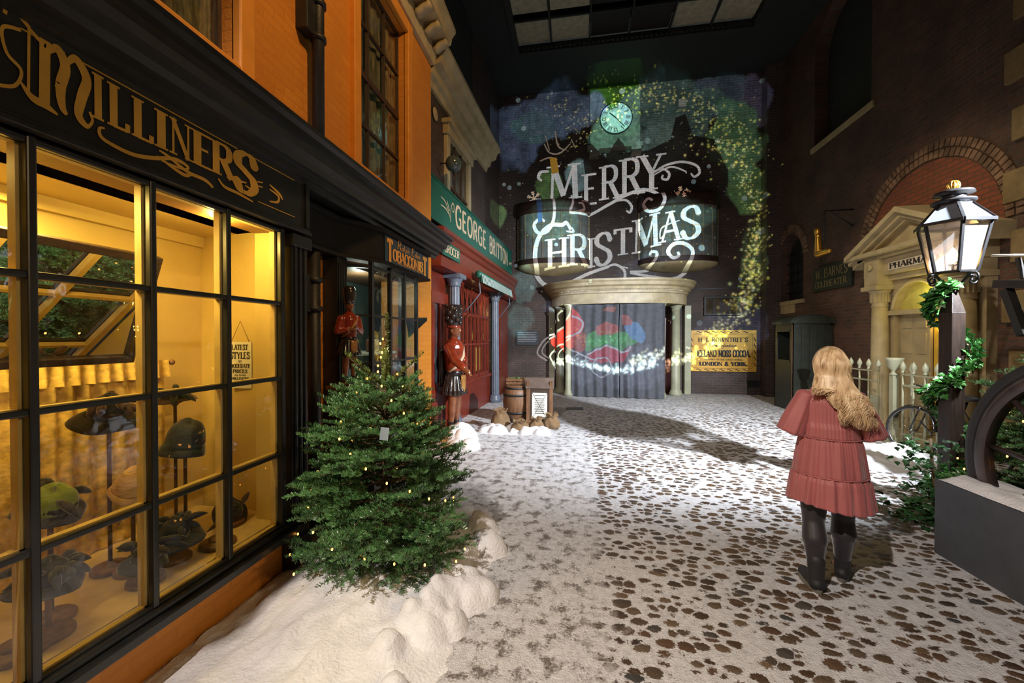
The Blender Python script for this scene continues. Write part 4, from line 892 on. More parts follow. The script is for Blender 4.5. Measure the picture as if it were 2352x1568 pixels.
for z in (1.0, 1.6, 2.2): MB(GM).box((1,-.7,z),(5.2,-.3,z+.03)).build('shelf', M['wood'], tt)
o = lamp('grocer_lamp', 'POINT', gw(3.1,-.2,2.4), 12, (1,.7,.25), None, .06)
mw = mat('yellow board', (.8,.55,.1), .5)  # one yellow tone for both boards
for k in range(14):
    s = 1.4+k*.27; z = 1.63 if k % 2 else 1.03; p = gw(s,-.42,z)
    tt = thing('bottle', ORD[k//2]+' glass bottle from the near end of the '+('upper' if k % 2 else 'lower')+' grocers shelf', 'bottle', p, 'bottles on the upper grocers shelf' if k % 2 else 'bottles on the lower grocers shelf')
    MB().lathe([(.035,0),(.038,.02),(.038,.16),(.014,.21),(.014,.26)], p, 12).build('body', jarm[(k+1) % 4], tt); MB().lathe([(.016,.255),(.016,.28),(0,.285)], p, 10).build('stopper', M['wood'], tt)
for s in (3.55, 3.85): tag(MB(GM).box((s,-.28,.85),(s+.14,-.25,1.5)).build('poster', mw), ('nearer' if s < 3.7 else 'farther')+' narrow yellow notice inside the grocers window', 'notice', 'yellow notices in the grocers window')
# sign board
p0, p1 = onX(980, 440, -2.37), Vector((-2.03,12.45,0)); t = thing('sign_board', 'long green sign board lettered GEORGE BRITTON above the red shopfront', 'sign', (-2.3,6.3,3.7))
a = Vector((-2.36,6.24,3.68)); e = Vector((-2.03,12.4,3.68)); ux = (e-a).normalized(); upv = Vector((.0,0,1)); LB = (e-a).length; nn = ux.cross(upv).normalized(); HB = .70
bd = MB(); P = [a, a+ux*LB, a+ux*LB+upv*HB, a+upv*HB]; bd.add(P+[q-nn*.05 for q in P], [(0,1,2,3),(7,6,5,4),(0,4,5,1),(1,5,6,2),(2,6,7,3),(3,7,4,0)]); bo = bd.build('board', M['green'], t)
for z in (3.67, 4.38): MB().bar(a+Vector((0,0,z-3.68))-nn*.01, e+Vector((0,0,z-3.68))-nn*.01, .05, .025).build('edge_moulding', M['green'], t)
le = MB()
def sgn(x): q = online_sign(x); return q
def online_sign(x):
    b_ = ux.x/ux.y; q = online(x, 500, a.x-b_*a.y, b_); return (q-a).dot(ux)
for txt, xa, xb in (('GEORGE', 1046, 1116), ('BRITTON', 1124, 1166)):
    sA, sB = online_sign(xa), online_sign(xb)
    line_text(le, txt, a+ux*sA+upv*.17, ux, upv, sB-sA, .40, thick=.2, thin=.14, serif=False, gap=.12)
sA = online_sign(1012); sw = online_sign(1043)-sA
strokes_on(le, [[(0,.42),(.3*sw,.4),(.55*sw,.28),(.75*sw,.12)], [(0,.28),(.35*sw,.28),(.6*sw,.22)], [(.7*sw,.1),(.72*sw,.3),(.85*sw,.48),(.98*sw,.46),(.98*sw,.36),(.88*sw,.34),(.86*sw,.4)], [(.45*sw,.45),(.55*sw,.36),(.66*sw,.3)]], a+ux*sA+upv*.05, ux, upv, .025)
sA = online_sign(1168); strokes_on(le, [[(0,.3),(.15,.22),(.35,.3),(.5,.26)], [(.05,.2),(.2,.28),(.4,.2)]], a+ux*sA+upv*.05, ux, upv, .025)
le.build('lettering', M['signcream'], bo)
t = thing('sign_board', 'small dark sign lettered GROCER under the big green board', 'sign', gw(.2,.1,3.0))
sb = MB(GM).box((-.04,.275,3.06),(.78,.30,3.30)).build('board', M['green'], t); le = MB(); line_text(le, 'GROCER', gw(.0,.302,3.12), gd, (0,0,1), .72, .13, thick=.2, thin=.12, serif=False, t=.004); le.build('lettering', M['signcream'], sb)
# awning
t = thing('awning', 'rolled green and white striped awning over the grocers window', 'awning', gw(3,.4,2.9))
A0, A1 = gs(1058)+.15, gs(1143); MB(GM).tube([(A0,.42,2.98),(A1,.42,2.98)], .07, 12).build('roller', M['green'], t)
ma = mat('white canvas', (.55,.68,.62), .7)
for k in range(26):
    s = A0+(A1-A0)*k/26; MB(GM).add([(s,.50,2.98),(s+(A1-A0)/52,.50,2.98),(s+(A1-A0)/52+.05,.52,2.80),(s+.05,.52,2.80),(s,.49,2.98),(s+(A1-A0)/52,.49,2.98),(s+(A1-A0)/52+.05,.51,2.80),(s+.05,.51,2.80)],[(0,1,2,3),(7,6,5,4)]).build('stripe', ma, t)
MB(GM).box((A0,.48,2.82),(A1,.488,2.98)).build('valance', M['green'], t)
for s in (A0+.05, A1-.05): MB(GM).tube([(s,.42,2.95),(s,.45,2.6),(s,.2,2.3),(s,.05,2.2)], .012, 6).build('arm', M['greypaint'], t)
# upper brick wall of the grocer's house
UY = 3.45
mb = MB(GM).box((-.08,-.3,3.6),(3.6,-.02,6.2)).box((3.6,-.6,3.0),(6.6,-.35,9.45)); struct(mb.build('wall_left', M['brickleft']))
t = thing('eaves_cornice', 'long cream eaves cornice on the brick house beyond the orange one', 'cornice', gw(0,0,6.0))
MB(GM).sweep([(-.3,5.9),(.03,5.9),(.05,6.0),(.12,6.03),(.14,6.14),(.26,6.18),(.3,6.3),(.38,6.38),(.38,6.44),(-.3,6.46)], [(-.05,0),(3.62,0)], [(0,1),(0,1)]).build('moulding', M['cream'], t)
t = thing('window_3', None, None, gw(2,0,4)); t['kind'] = 'structure'
wa, wb = gs(1040), gs(1082)
MB(GM).box((wa-.15,-.02,3.7),(wa,.06,5.45)).box((wb,-.02,3.7),(wb+.15,.06,5.45)).box((wa-.2,-.02,5.45),(wb+.2,.10,5.62)).box((wa-.25,-.02,5.62),(wb+.25,.16,5.7)).build('surround', M['cream'], t, bevel=.01)
MB(GM).box((wa,-.015,3.7),(wb,-.005,5.45)).build('pane', M['dglass'], t)
mb = MB(GM)
for k in range(1, 3): mb.box((wa+(wb-wa)*k/3-.015,-.005,3.7),(wa+(wb-wa)*k/3+.015,.02,5.45))
mb.box((wa,-.005,4.55),(wb,.02,4.6)).build('sash_bars', M['darkwood'], t)
q = Vector((-2.12, 6.70, 4.72)); t = thing('globe_lamp', 'unlit smoked glass globe lamp on the brick wall above green sign', 'lamp', q)
MB().sph(q, .14, 20, 14).build('globe', mat('smoked glass', (.06,.08,.075), .12), t); MB().tube([q-Vector((.25,0,-.02)), q-Vector((.12,0,-.02))], .012).lathe([(.05,0),(.05,.04),(.02,.06)], q+Vector((0,0,.12)), 16).tube([q+Vector((0,0,-.14)), q+Vector((0,0,-.36))], .02).build('bracket', M['blackmat'], t)
q = online(1000, 262, GA+.01, GB_); o = MB(Matrix.Translation(q) @ Matrix.Rotation(PI/2, 4, 'Y')).lathe([(.001,-.01),(.10,-.01),(.11,0),(.10,.01),(.0,.012)], (0,0,0), 24); tag(o.build('wall_plaque', M['cream']), 'small pale oval fire plaque on dark brick near the cornice', 'plaque')
# ================================================================== far wall
# clock in its square stone case
ck = onY(1415, 271, 12.55); t = thing('wall_clock', 'round white clock with roman numerals in a square stone case', 'clock', ck)
MB().box((ck.x-.78,12.58,ck.z-.78),(ck.x+.72,12.8,ck.z+.95)).box((ck.x-.86,12.5,ck.z-.9),(ck.x+.80,12.8,ck.z-.78)).box((ck.x-.8,12.5,ck.z-1.1),(ck.x-.5,12.8,ck.z-.9)).box((ck.x+.45,12.5,ck.z-1.1),(ck.x+.75,12.8,ck.z-.9)).build('case', mat('dark clock case stone', (.17,.15,.11), .6, var=.3), t, bevel=.015)  # case stone toned darker to hold down the projected light
CM = Matrix.Translation((ck.x,12.58,ck.z)) @ Matrix.Rotation(PI/2, 4, 'X')
face = MB(CM).lathe([(.46,0),(.46,.035),(0,.035)], (0,0,0), 48, smooth=False).build('dial', M['white'], t)
MB(CM).lathe([(.46,0),(.49,0),(.49,.05),(.46,.05),(.46,0)], (0,0,0), 48, smooth=False, cap=False).build('rim', M['blackmat'], t)
mk = MB()
num = {12:'XII',1:'I',2:'II',3:'III',4:'IIII',5:'V',6:'VI',7:'VII',8:'VIII',9:'IX',10:'X',11:'XI'}
GL.setdefault('X', (.8, [('l',[(.1,1),(.7,0)]),('t',[(.1,0),(.7,1)])]))
for h, s in num.items():
    a = PI/2-h*PI/6; r = .36; w, P = text_polys(s, .2, .08, True, .04); hh = .12; ww = min(.14, w*.09); up = Vector((math.cos(a),0,math.sin(a))); rt = Vector((math.sin(a),0,-math.cos(a)))
    O = Vector((ck.x,12.542,ck.z))+up*(r-hh/2)-rt*(ww/2); polys_mesh(mk, fit(P, w, 0, 0, ww, hh), O, rt, up, .002)
for k in range(60):
    a = k*PI/30; c = Vector((ck.x+.44*math.cos(a),12.541,ck.z+.44*math.sin(a))); mk.box(c-Vector((.006,.001,.006)), c+Vector((.006,.001,.006)))
mk.build('numerals', M['ink'], face)
for l, a, w in ((.26, math.radians(140), .03), (.38, math.radians(-48), .02)):
    MB().bar((ck.x,12.535,ck.z), (ck.x+l*math.cos(a),12.535,ck.z+l*math.sin(a)), w, .008, up=(0,1,0)).build('hand', M['ink'], t)
# two bowed oriel windows
M['paneg'] = mat('milky grey oriel glass', (.20,.23,.22), .25, var=.2)
M['bronze'] = mat('dull brass glazing bar', (.30,.24,.15), .5)
M['browncoat'] = mat('brown painted timber', (.035,.016,.012), .5)
def oriel(xa, xb, yt, yb, ybowl, ncol, nrow, label):
    a = onY(xa, yt, 12.7); b_ = onY(xb, yb, 12.7); cx = (a.x+b_.x)/2; hw = (b_.x-a.x)/2; f = onY((xa+xb)/2, yt, 12.1); zt = f.z; zb = onY((xa+xb)/2, yb, 12.1).z; zk = onY((xa+xb)/2, ybowl, 12.2).z
    dp = .62; t = thing('oriel_window', label, 'window', (cx,12.8,zb), 'bowed oriel windows')
    def P(u, o=0): x = -1+2*u; return (cx+(hw+o)*x, 12.8-(dp+o)*max(0, 1-abs(x)**2.4)**.5)
    MB().grid(lambda u, v: (*P(u), zb+v*(zt-zb)), 41, 2).build('glass', M['paneg'], t)
    g = MB()
    for k in range(ncol+1):
        x, y = P(k/ncol, .01); g.bar((x,y,zb), (x,y,zt), .024 if k not in (0, ncol) else .05)
    for j in range(nrow+1): g.tube([(*P(u/24, .01), zb+(zt-zb)*j/nrow) for u in range(25)], .011, 5)
    g.build('glazing_bars', M['bronze'], t)
    MB().grid(lambda u, v: (*P(u, .07*(1 if .1 < v < .9 else .5)), zt+v*.38), 41, 7).add([(*P(u/40, .05), zt+.38) for u in range(41)], [tuple(range(41))]).build('head_cornice', M['browncoat'], t)
    MB().grid(lambda u, v: (*P(u, .04), zb-.16+v*.16), 41, 3).build('sill', M['browncoat'], t)
    MB().grid(lambda u, v: (cx+(P(u, .03)[0]-cx)*math.cos(v*PI/2)**.5*1.0, 12.8-(12.8-P(u, .03)[1])*math.cos(v*PI/2)**.8, zb-.16-(zb-.16-zk)*v), 41, 10).build('bowl', M['cream'], t)
    return t
oriel(1190, 1352, 484, 590, 628, 8, 4, 'left bowed oriel window over the curtained portico')
oriel(1470, 1649, 468, 585, 620, 8, 5, 'right bowed oriel window over the curtained portico')
# curved portico
pl_, pr_ = onY(1262, 700, 12.8), onY(1580, 700, 12.8); cx = (pl_.x+pr_.x)/2; hw = (pr_.x-pl_.x)/2-.05; zt = 3.35; zl = 2.66
t = thing('portico', 'cream curved portico with columns around the curtained entrance', 'portico', (cx,12.8,0))
def PP(u, o=0): x = -1+2*u; return (cx+(hw+o)*x, 12.8-(1.35+o)*max(0, 1-abs(x)**2.6)**.55)
prof = [(0,zl),(.0,zl+.28),(.04,zl+.30),(.04,zl+.36),(.1,zl+.4),(.12,zl+.46),(.2,zl+.50),(.22,zl+.58),(.26,zl+.62),(.26,zl+.67)]
mb = MB(); k = 61; mb.grid(lambda u, v: (*PP(u, prof[int(round(v*9))][0]), prof[int(round(v*9))][1]), k, 10, smooth=False)
mb.add([(*PP(u/60, .26), zl+.67) for u in range(61)], [tuple(range(61))]).add([(*PP(u/60, 0), zl) for u in range(61)], [tuple(range(61))]); mb.build('entablature', M['cream'], t)
mb = MB()
for i in range(9, 92):
    x, y = PP(i/100, .055); mb.box((x-.016,y-.02,zl+.36),(x+.016,y+.02,zl+.40))
mb.build('dentils', M['cream'], t)
def colm(x, y, r, h, n='column', m=M['creamg'], p=None, base=True):
    MB().lathe([(r*1.4,0),(r*1.4,.08),(r*1.2,.1),(r*1.25,.14),(r,.17),(r*.86,h-.16),(r*1.0,h-.15),(r*.9,h-.12),(r*1.3,h-.05),(r*1.35,h)], (x,y,0), 24).build(n, m, p)
for x_, y_ in ((1335-48, 12.65), (1552, 12.65)):
    p = onY(x_, 800, 12.35); colm(p.x, 12.35, .13, zl, p=t)
for x_ in (1305, 1520): p = onY(x_, 850, 11.7); colm(p.x, 11.72, .09, zl, p=t)
for x_ in (1268, 1578): p = onY(x_, 800, 12.7); MB().box((p.x-.09,12.6,0),(p.x+.09,12.8,zl)).build('pilaster', M['creamg'], t, bevel=.01)
# curtain
M['drape'] = mat('grey drape', (.085,.09,.105), .85, var=.15, sheen=.3)
ca, cb = onY(1312, 905, 11.62), onY(1527, 912, 11.45)
t = thing('entrance_curtain', 'grey full length curtain closing the portico entrance', 'curtain', ((ca.x+cb.x)/2,11.5,0))
for u0, u1 in ((0,.52),(.53,1)):
    MB().grid(lambda u, v: (ca.x+(cb.x-ca.x)*(u0+(u1-u0)*u)+.01*math.sin(v*7), 11.66-.2*(u0+(u1-u0)*u)+.045*math.sin((u0+(u1-u0)*u)*58+1.4*math.sin(v*2.5))*(.5+.6*(1-v))+.02*math.sin(u*23), .015+v*(zl-.03)), 150, 12).build('drape', M['drape'], t)
MB().box((ca.x+.0,11.9,0.02),(cb.x-.02,11.93,zl)).build('backing', M['ceil'], t)
p = onY(1500, 800, 12.75); struct(MB().box((p.x+.25,12.74,0),(p.x+.62,12.79,2.3)).build('door_1', mat('dark red door', (.09,.02,.012), .4)))
# cocoa sign
a = onY(1584, 852, 12.74); b_ = onY(1738, 758, 12.74); t = thing('enamel_sign', 'yellow ICELAND MOSS COCOA advertising sign on the far brick wall', 'sign', a)
sb = MB().box((a.x,12.74,a.z),(b_.x,12.8,b_.z)).build('board', mat('yellow sign enamel', (.72,.40,.06), .4, var=.06), t)
le = MB(); w_ = b_.x-a.x; h_ = b_.z-a.z
for s, fx, fy, fw, fh, th, tn in (("H. I. ROWNTREE'S",.13,.72,.74,.10,.22,.09),('Lichen Islandicus,',.30,.595,.42,.09,.2,.1),('OR',.48,.555,.04,.02,.2,.1),('ICELAND MOSS COCOA.',.11,.36,.80,.15,.34,.12),('PREPARED AT THE COCOA WORKS.',.22,.27,.58,.035,.2,.1),('LONDON & YORK.',.15,.14,.72,.09,.36,.12)):
    line_text(le, s, (a.x+w_*fx,12.738,a.z+h_*fy), (1,0,0), (0,0,1), w_*fw, h_*fh, thick=th, thin=tn)
for (x0, x1, z0, z1) in ((.06,.94,.905,.912),(.06,.94,.075,.082),(.06,.063,.08,.91),(.937,.94,.08,.91)): le.box((a.x+w_*x0,12.736,a.z+h_*z0),(a.x+w_*x1,12.741,a.z+h_*z1))
for k in range(7):
    for z in (.035, .955):
        x0 = .10+k*.115; strokes_on(le, [[(w_*x0,h_*z),(w_*(x0+.03),h_*(z+.02)),(w_*(x0+.06),h_*(z-.01)),(w_*(x0+.09),h_*(z+.01))]], (a.x,12.738,a.z), (1,0,0), (0,0,1), .022)
for k in range(5):
    for x in (.028, .972): strokes_on(le, [[(w_*x,h_*(.12+k*.15)),(w_*(x+.012),h_*(.16+k*.15)),(w_*(x-.01),h_*(.2+k*.15)),(w_*x,h_*(.23+k*.15))]], (a.x,12.738,a.z), (1,0,0), (0,0,1), .022)
le.build('lettering', M['ink'], sb)
# small things on the far wall
a, b_ = onY(1186, 792, 12.77), onY(1236, 760, 12.77); t = thing('wall_plaque', 'small dark lettered plaque on the far wall left of portico', 'plaque', a)
pb = MB().box((a.x,12.76,a.z),(b_.x,12.8,b_.z)).build('plate', mat('dark slate plate', (.05,.06,.07), .35), t); mb = MB()
for k in range(6): mb.box((a.x+.05,12.757,b_.z-.06-k*.055),(b_.x-.05-.03*(k % 2),12.761,b_.z-.045-k*.055))
mb.build('text_lines', mat('silvered lettering', (.35,.36,.36), .4), pb)
a, b_ = onY(1622, 720, 12.7), onY(1696, 684, 12.7); t = thing('window_6', None, None, a); t['kind'] = 'structure'
MB().box((a.x,12.76,a.z),(b_.x,12.795,b_.z)).build('pane', M['dglass'], t)
mb = MB().box((a.x-.05,12.72,a.z-.05),(b_.x+.05,12.8,a.z)).box((a.x-.05,12.72,b_.z),(b_.x+.05,12.8,b_.z+.05)).box((a.x-.05,12.72,a.z),(a.x,12.8,b_.z)).box((b_.x,12.72,a.z),(b_.x+.05,12.8,b_.z))
for k in range(1, 4): mb.box((a.x+(b_.x-a.x)*k/4-.012,12.73,a.z),(a.x+(b_.x-a.x)*k/4+.012,12.76,b_.z))
mb.build('frame', M['blackmat'], t)
a, b_ = onY(1717, 889, 12.78), onY(1745, 874, 12.78); o = MB().box((a.x,12.77,a.z),(b_.x,12.8,b_.z))
for k in range(4): o.box((a.x,12.76,a.z+.04+k*.045),(b_.x,12.775,a.z+.055+k*.045))
tag(o.build('air_vent', M['blackmat']), 'small black air vent low in the far wall', 'vent')
p, q = onY(1582, 664, 12.77), onY(1732, 657, 12.77); tag(MB().tube([p, (p+q)/2-Vector((0,0,.02)), q], .012, 6).build('cable', M['greypaint']), 'thin pale cable strung along the far brick wall', 'cable')
a = onY(1158, 902, 12.4); b_ = onY(1194, 868, 12.4); o = MB().box((-2.15,12.35,0),(b_.x,12.8,.28)).box((-2.1,12.55,.28),(b_.x-.04,12.8,.42)); tag(o.build('stone_step', M['cream'], bevel=.02), 'worn stone step in the far left corner', 'step')
p = onZ(1320, 938, .0); o = MB().box((p.x-.2,p.y-.14,.001),(p.x+.2,p.y+.14,.012))
for k in range(6): o.box((p.x-.17+k*.06,p.y-.12,.012),(p.x-.145+k*.06,p.y+.12,.018))
tag(o.build('drain_cover', M['blackmat']), 'small black iron drain cover in the snowy ground', 'drain')
# brick pier in the wall's own brick at each end of the far wall
struct(MB().box((5.35,12.45,0),(5.75,12.8,ZC)).build('trim_5', M['brickfar']))
# ================================================================== pharmacy doorway on the right wall
MC = M['cream']; RX = XR
t = thing('pharmacy_doorcase', 'cream classical doorcase with pediment and PHARMACY sign, behind the street lamp', 'doorcase', (5.5,7.5,0))
def rb_(mb, x0, y0, z0, y1, z1, x1=RX): return mb.box((x0,y0,z0),(x1,y1,z1))
cyd = 7.66
mb = MB(); rb_(mb, 5.52,6.55,2.72,8.62,2.82); rb_(mb, 5.44,6.5,2.82,8.66,3.12); rb_(mb, 5.36,6.44,3.12,8.72,3.18); rb_(mb, 5.24,6.36,3.18,8.80,3.26)
for o in (8.32, 6.70): rb_(mb, 5.34,o-.17,2.62,o+.17,3.12); rb_(mb, 5.30,o-.2,2.56,o+.2,2.64)
mb.build('entablature', MC, t, bevel=.008)
mb = MB(); za, zb = 3.26, 3.88; yl, yr = 8.84, 6.30; ym = 7.57
for (d0, d1, x0) in ((0,.09,5.20),(.09,.17,5.28),(.17,.24,5.36)):
    for ya in (yl, yr):
        mb.add([(x,y,z) for x in (x0,RX) for y, z in ((ya,za-d1),(ya,za-d0),(ym,zb-d0),(ym,zb-d1))], [(0,1,2,3),(7,6,5,4),(0,3,7,4),(1,5,6,2),(0,4,5,1),(2,6,7,3)])
mb.build('pediment', MC, t)
MB().add([(5.46,yl-.1,3.2),(5.46,yr+.1,3.2),(5.46,ym,zb-.15)], [(0,1,2)]).build('tympanum', MC, t)
for y in (8.32, 6.70):
    c = MB(); r = .135; c.lathe([(r*1.4,0),(r*1.4,.1),(r*1.15,.16),(r,.2),(r*.95,1.6),(r*.87,2.25)], (5.5,y,0), 28).lathe([(r*.87,2.25),(r*.95,2.27),(r*.86,2.30),(r*.9,2.33),(r*1.0,2.5),(r*1.25,2.54),(r*1.3,2.57)], (5.5,y,0), 28)
    for k in range(16): a = k*PI/8; c.box((-.012,-.012,2.34),(.012,.012,2.5), Matrix.Translation((5.5+r*.97*math.cos(a), y+r*.97*math.sin(a), 0)))
    c.lathe([(.001,-.02),(.05,-.02),(.065,0),(.05,.02),(.0,.03)], (0,0,0), 16, Matrix.Translation((5.32,y,2.98)) @ Matrix.Rotation(-PI/2,4,'Y'))
    c.build('column', MC, t)
    MB().box((5.62,y-.17,0),(RX,y+.17,2.62)).build('pilaster', MC, t)
dw = .46; sp_z = 2.17
mb = wallgrid(MB(), (5.60,RX), 0, 6.87, 8.15, .1, 2.72, [(cyd-dw,cyd+dw,.1,sp_z),(cyd-dw,cyd+dw,sp_z,2.70)]); spandrel(mb, cyd-dw, cyd+dw, sp_z+.02, 2.70, 5.60, 5.72)
mb.build('surround', MC, t)
mb = MB(); mb.tube([(5.585, cyd+(dw+.03)*math.cos(PI*k/20), sp_z+(dw+.03)*math.sin(PI*k/20)) for k in range(21)], .03, 8); rb_(mb, 5.55,cyd-dw-.1,sp_z-.07,cyd+dw+.1,sp_z+.01); mb.build('arch_moulding', MC, t)
MB().box((5.70,cyd-dw,sp_z),(5.72,cyd+dw,2.71)).build('fanlight', mat('olive cream board', (.5,.45,.12), .5), t)
mb = MB().box((5.68,cyd-.16,.1),(5.73,cyd+dw,sp_z-.06))
for z0, z1 in ((.3,.75),(.88,1.3),(1.42,1.78),(1.86,2.04)):
    for y0, y1 in ((cyd-.10,cyd+.12),(cyd+.19,cyd+.40)): mb.box((5.665,y0,z0),(5.69,y1,z1))
d = mb.build('door_leaf', MC, t, bevel=.01)
MB().box((5.735,cyd-dw,.1),(5.745,cyd-.16,sp_z-.06)).build('lit_opening', mat('lit yellow hall wall', (.7,.45,.05), .6), t)
sb = MB().box((5.425,6.95,2.885),(5.445,8.02,3.02)).build('sign_panel', mat('sign enamel cream', (.62,.55,.42), .4), t)
le = MB(); line_text(le, 'PHARMACY', (5.424,7.99,2.905), (0,-1,0), (0,0,1), 1.0, .095, thick=.24, thin=.09); le.build('lettering', M['ink'], sb)
MB().box((5.2,6.9,0),(RX,8.15,.1)).build('doorstep', MC, t, bevel=.01)
lamp('fanlight_lamp', 'POINT', (5.50,7.42,2.42), 5, (.95,.85,.18), None, .03)
lamp('hall_lamp', 'POINT', (5.66,7.36,1.9), 1.6, (1,.7,.15), None, .02)
# railings and gate in front
def spear(mb, x, y, h, r=.018):
    mb.tube([(x,y,0),(x,y,h-.18)], r*.8, 8).lathe([(r,0),(r*1.7,.015),(r,.03),(r*1.2,.05),(r*2.2,.09),(r*1.7,.13),(.001,.19)], (x,y,h-.19), 10)
for nm, ya, yb_, n, xx, lab in (('iron_gate', 8.75, 7.62, 6, 5.02, 'pale green iron gate with spear finials in front of the pharmacy column'), ('iron_railing', 7.05, 6.25, 5, 4.98, 'pale green iron railing with spear finials beside the parked bicycle')):
    t = thing(nm, lab, 'railing', (xx,(ya+yb_)/2,0))
    for k in range(n): m_ = MB(); spear(m_, xx, ya+(yb_-ya)*k/(n-1), 1.34); m_.build('bar', M['creamg'], t)
    for z in (.2, .95, 1.12): MB().box((xx-.014,yb_-.01,z),(xx+.014,ya+.01,z+.025)).build('rail', M['creamg'], t)
MB().box((5.0,7.6,.5),(5.04,7.78,.72)).build('lock_plate', M['creamg'], bpy.data.objects['iron_gate'])
t = thing('railing', 'short pale green return railing between the door and bicycle', 'railing', (5.3,7.1,0))
for k in range(3): m_ = MB(); spear(m_, 5.12+.2*k, 7.08, 1.30); m_.build('bar', M['creamg'], t)
MB().box((5.04,7.07,.95),(5.72,7.09,.975)).build('rail', M['creamg'], t); MB().box((5.04,7.07,.2),(5.72,7.09,.225)).build('rail', M['creamg'], t)
for (x, y), lab in (((4.98,7.22), 'pale green urn topped post left of the bicycle'), ((5.02,9.0), 'pale green urn topped post behind the blonde woman')):
    t = thing('urn_post', lab, 'post', (x,y,0)); MB().box((x-.045,y-.045,0),(x+.045,y+.045,1.1)).box((x-.07,y-.07,0),(x+.07,y+.07,.12)).build('post', M['creamg'], t, bevel=.006)
    MB().lathe([(.05,1.1),(.07,1.12),(.035,1.15),(.04,1.18),(.085,1.24),(.10,1.33),(.12,1.37),(.11,1.38),(.08,1.36),(0,1.35)], (x,y,0), 24).build('urn', M['creamg'], t)
# bicycle
BX = 4.84; M['rubber'] = mat('black rubber', (.015,.015,.016), .6); M['steel'] = mat('dull steel', (.3,.3,.3), .3, metal=1)
t = thing('bicycle', 'black bicycle leaning on the pale railing behind the lamp post', 'bicycle', (BX,6.0,0)); M['bike'] = mat('black bicycle enamel', (.012,.012,.013), .22, coat=.5)
tl = Matrix.Translation((BX,0,0)) @ Matrix.Rotation(math.radians(7), 4, 'Y')
def wheel(y, R, turn=0):
    Mx = tl @ Matrix.Translation((0,y,R)) @ Matrix.Rotation(turn, 4, 'Z')
    mb = MB(Mx); mb.tube([(0,R*math.cos(k*PI/24),R*math.sin(k*PI/24)) for k in range(49)], .017, 8, cap=False); o = mb.build('wheel', M['rubber'], t)
    mb = MB(Mx); mb.tube([(0,(R-.02)*math.cos(k*PI/24),(R-.02)*math.sin(k*PI/24)) for k in range(49)], .009, 6, cap=False)
    for k in range(20): a = k*PI/10; mb.tube([(.02*(-1)**k,.02*math.cos(a),.02*math.sin(a)), (0,(R-.02)*math.cos(a+.1),(R-.02)*math.sin(a+.1))], .0018, 4)
    mb.tube([(-.05,0,0),(.05,0,0)], .015, 8); mb.build('rim_and_spokes', M['steel'], o)
wheel(6.72, .34, .35); wheel(5.68, .34)
mb = MB(tl)
for a, b_, r in (((0,6.58,.86),(0,6.05,.78),.015),((0,6.58,.80),(0,6.12,.30),.017),((0,6.12,.30),(0,5.98,.88),.015),((0,6.12,.30),(.03,5.68,.34),.010),((0,6.02,.78),(.03,5.68,.34),.009),((0,6.6,.95),(0,6.57,.72),.018),((.05,6.59,.70),(.05,6.72,.34),.010),((-.05,6.59,.70),(-.05,6.72,.34),.010)): mb.tube([a, b_], r, 8)
mb.build('frame', M['bike'], t)
MB(tl).tube([(-.28,6.42,1.0),(-.2,6.55,1.02),(0,6.6,.98),(.2,6.55,1.02),(.28,6.42,1.0)], .012, 8).build('handlebar', M['steel'], t)
MB(tl).sph((0,5.96,.93), .12, 14, 8, (.7,1.1,.35)).build('saddle', M['rubber'], t)
MB(tl).grid(lambda u, v: (-.03+.06*v, 6.72+.375*math.cos(PI*(.1+.85*u)), .34+.375*math.sin(PI*(.1+.85*u))), 24, 3).build('mudguard', M['bike'], t, solid=.003)
MB(tl).tube([(0,6.62,.5),(0,6.4,.35)], .01).sph((.09,6.12,.18), .03).sph((-.09,6.12,.42), .03).tube([(.09,6.12,.18),(0,6.12,.3),(-.09,6.12,.42)], .008).build('pedals', M['bike'], t)
# goldbeater's sign and the hanging gilt arm
t = thing('sign_board', 'dark W. BARNES GOLDBEATER sign on the right brick wall', 'sign', (5.7,10.1,2.8))
sb = MB().box((5.69,9.42,2.80),(RX,10.80,3.37)).build('board', mat('black green sign board', (.012,.016,.012), .5), t); le = MB()
line_text(le, 'W. BARNES', (5.688,10.68,3.10), (0,-1,0), (0,0,1), 1.14, .2, thick=.2, thin=.09, serif=False); line_text(le, 'GOLDBEATER.', (5.688,10.70,2.88), (0,-1,0), (0,0,1), 1.18, .14, thick=.2, thin=.1, serif=False)
le.build('lettering', mat('faded gilt lettering', (.16,.13,.05), .5), sb)
c = onX(1893, 565, 5.2); t = thing('trade_sign', 'gilded arm holding a beating hammer, hanging above the GOLDBEATER board', 'trade sign', c)
MB().cap(c+Vector((0,.22,.22)), c+Vector((0,.2,-.12)), .055, .075).cap(c+Vector((0,.2,-.12)), c+Vector((0,-.18,-.14)), .08, .05).sph(c+Vector((0,.22,.27)), .06).build('arm', M['goldy'], t)
remesh(bpy.data.objects['arm'] if 'arm' in bpy.data.objects else list(t.children)[0], .015) if False else None
MB().tube([c+Vector((0,.24,.1)), c+Vector((0,.24,.42))], .02).lathe([(.05,.30),(.06,.34),(.06,.42),(.04,.45)], c+Vector((0,.24,0)), 12).build('hammer', M['goldy'], t)
MB().tube([(5.2,c.y,c.z-.2),(5.2,c.y,c.z-.33)], .01).tube([(XR,c.y,c.z+.75),(5.2,c.y,c.z+.75),(5.2,c.y,c.z+.05)], .018).tube([(XR,c.y,c.z+.4),(5.3,c.y,c.z+.74)], .012).build('bracket', M['blackmat'], t)
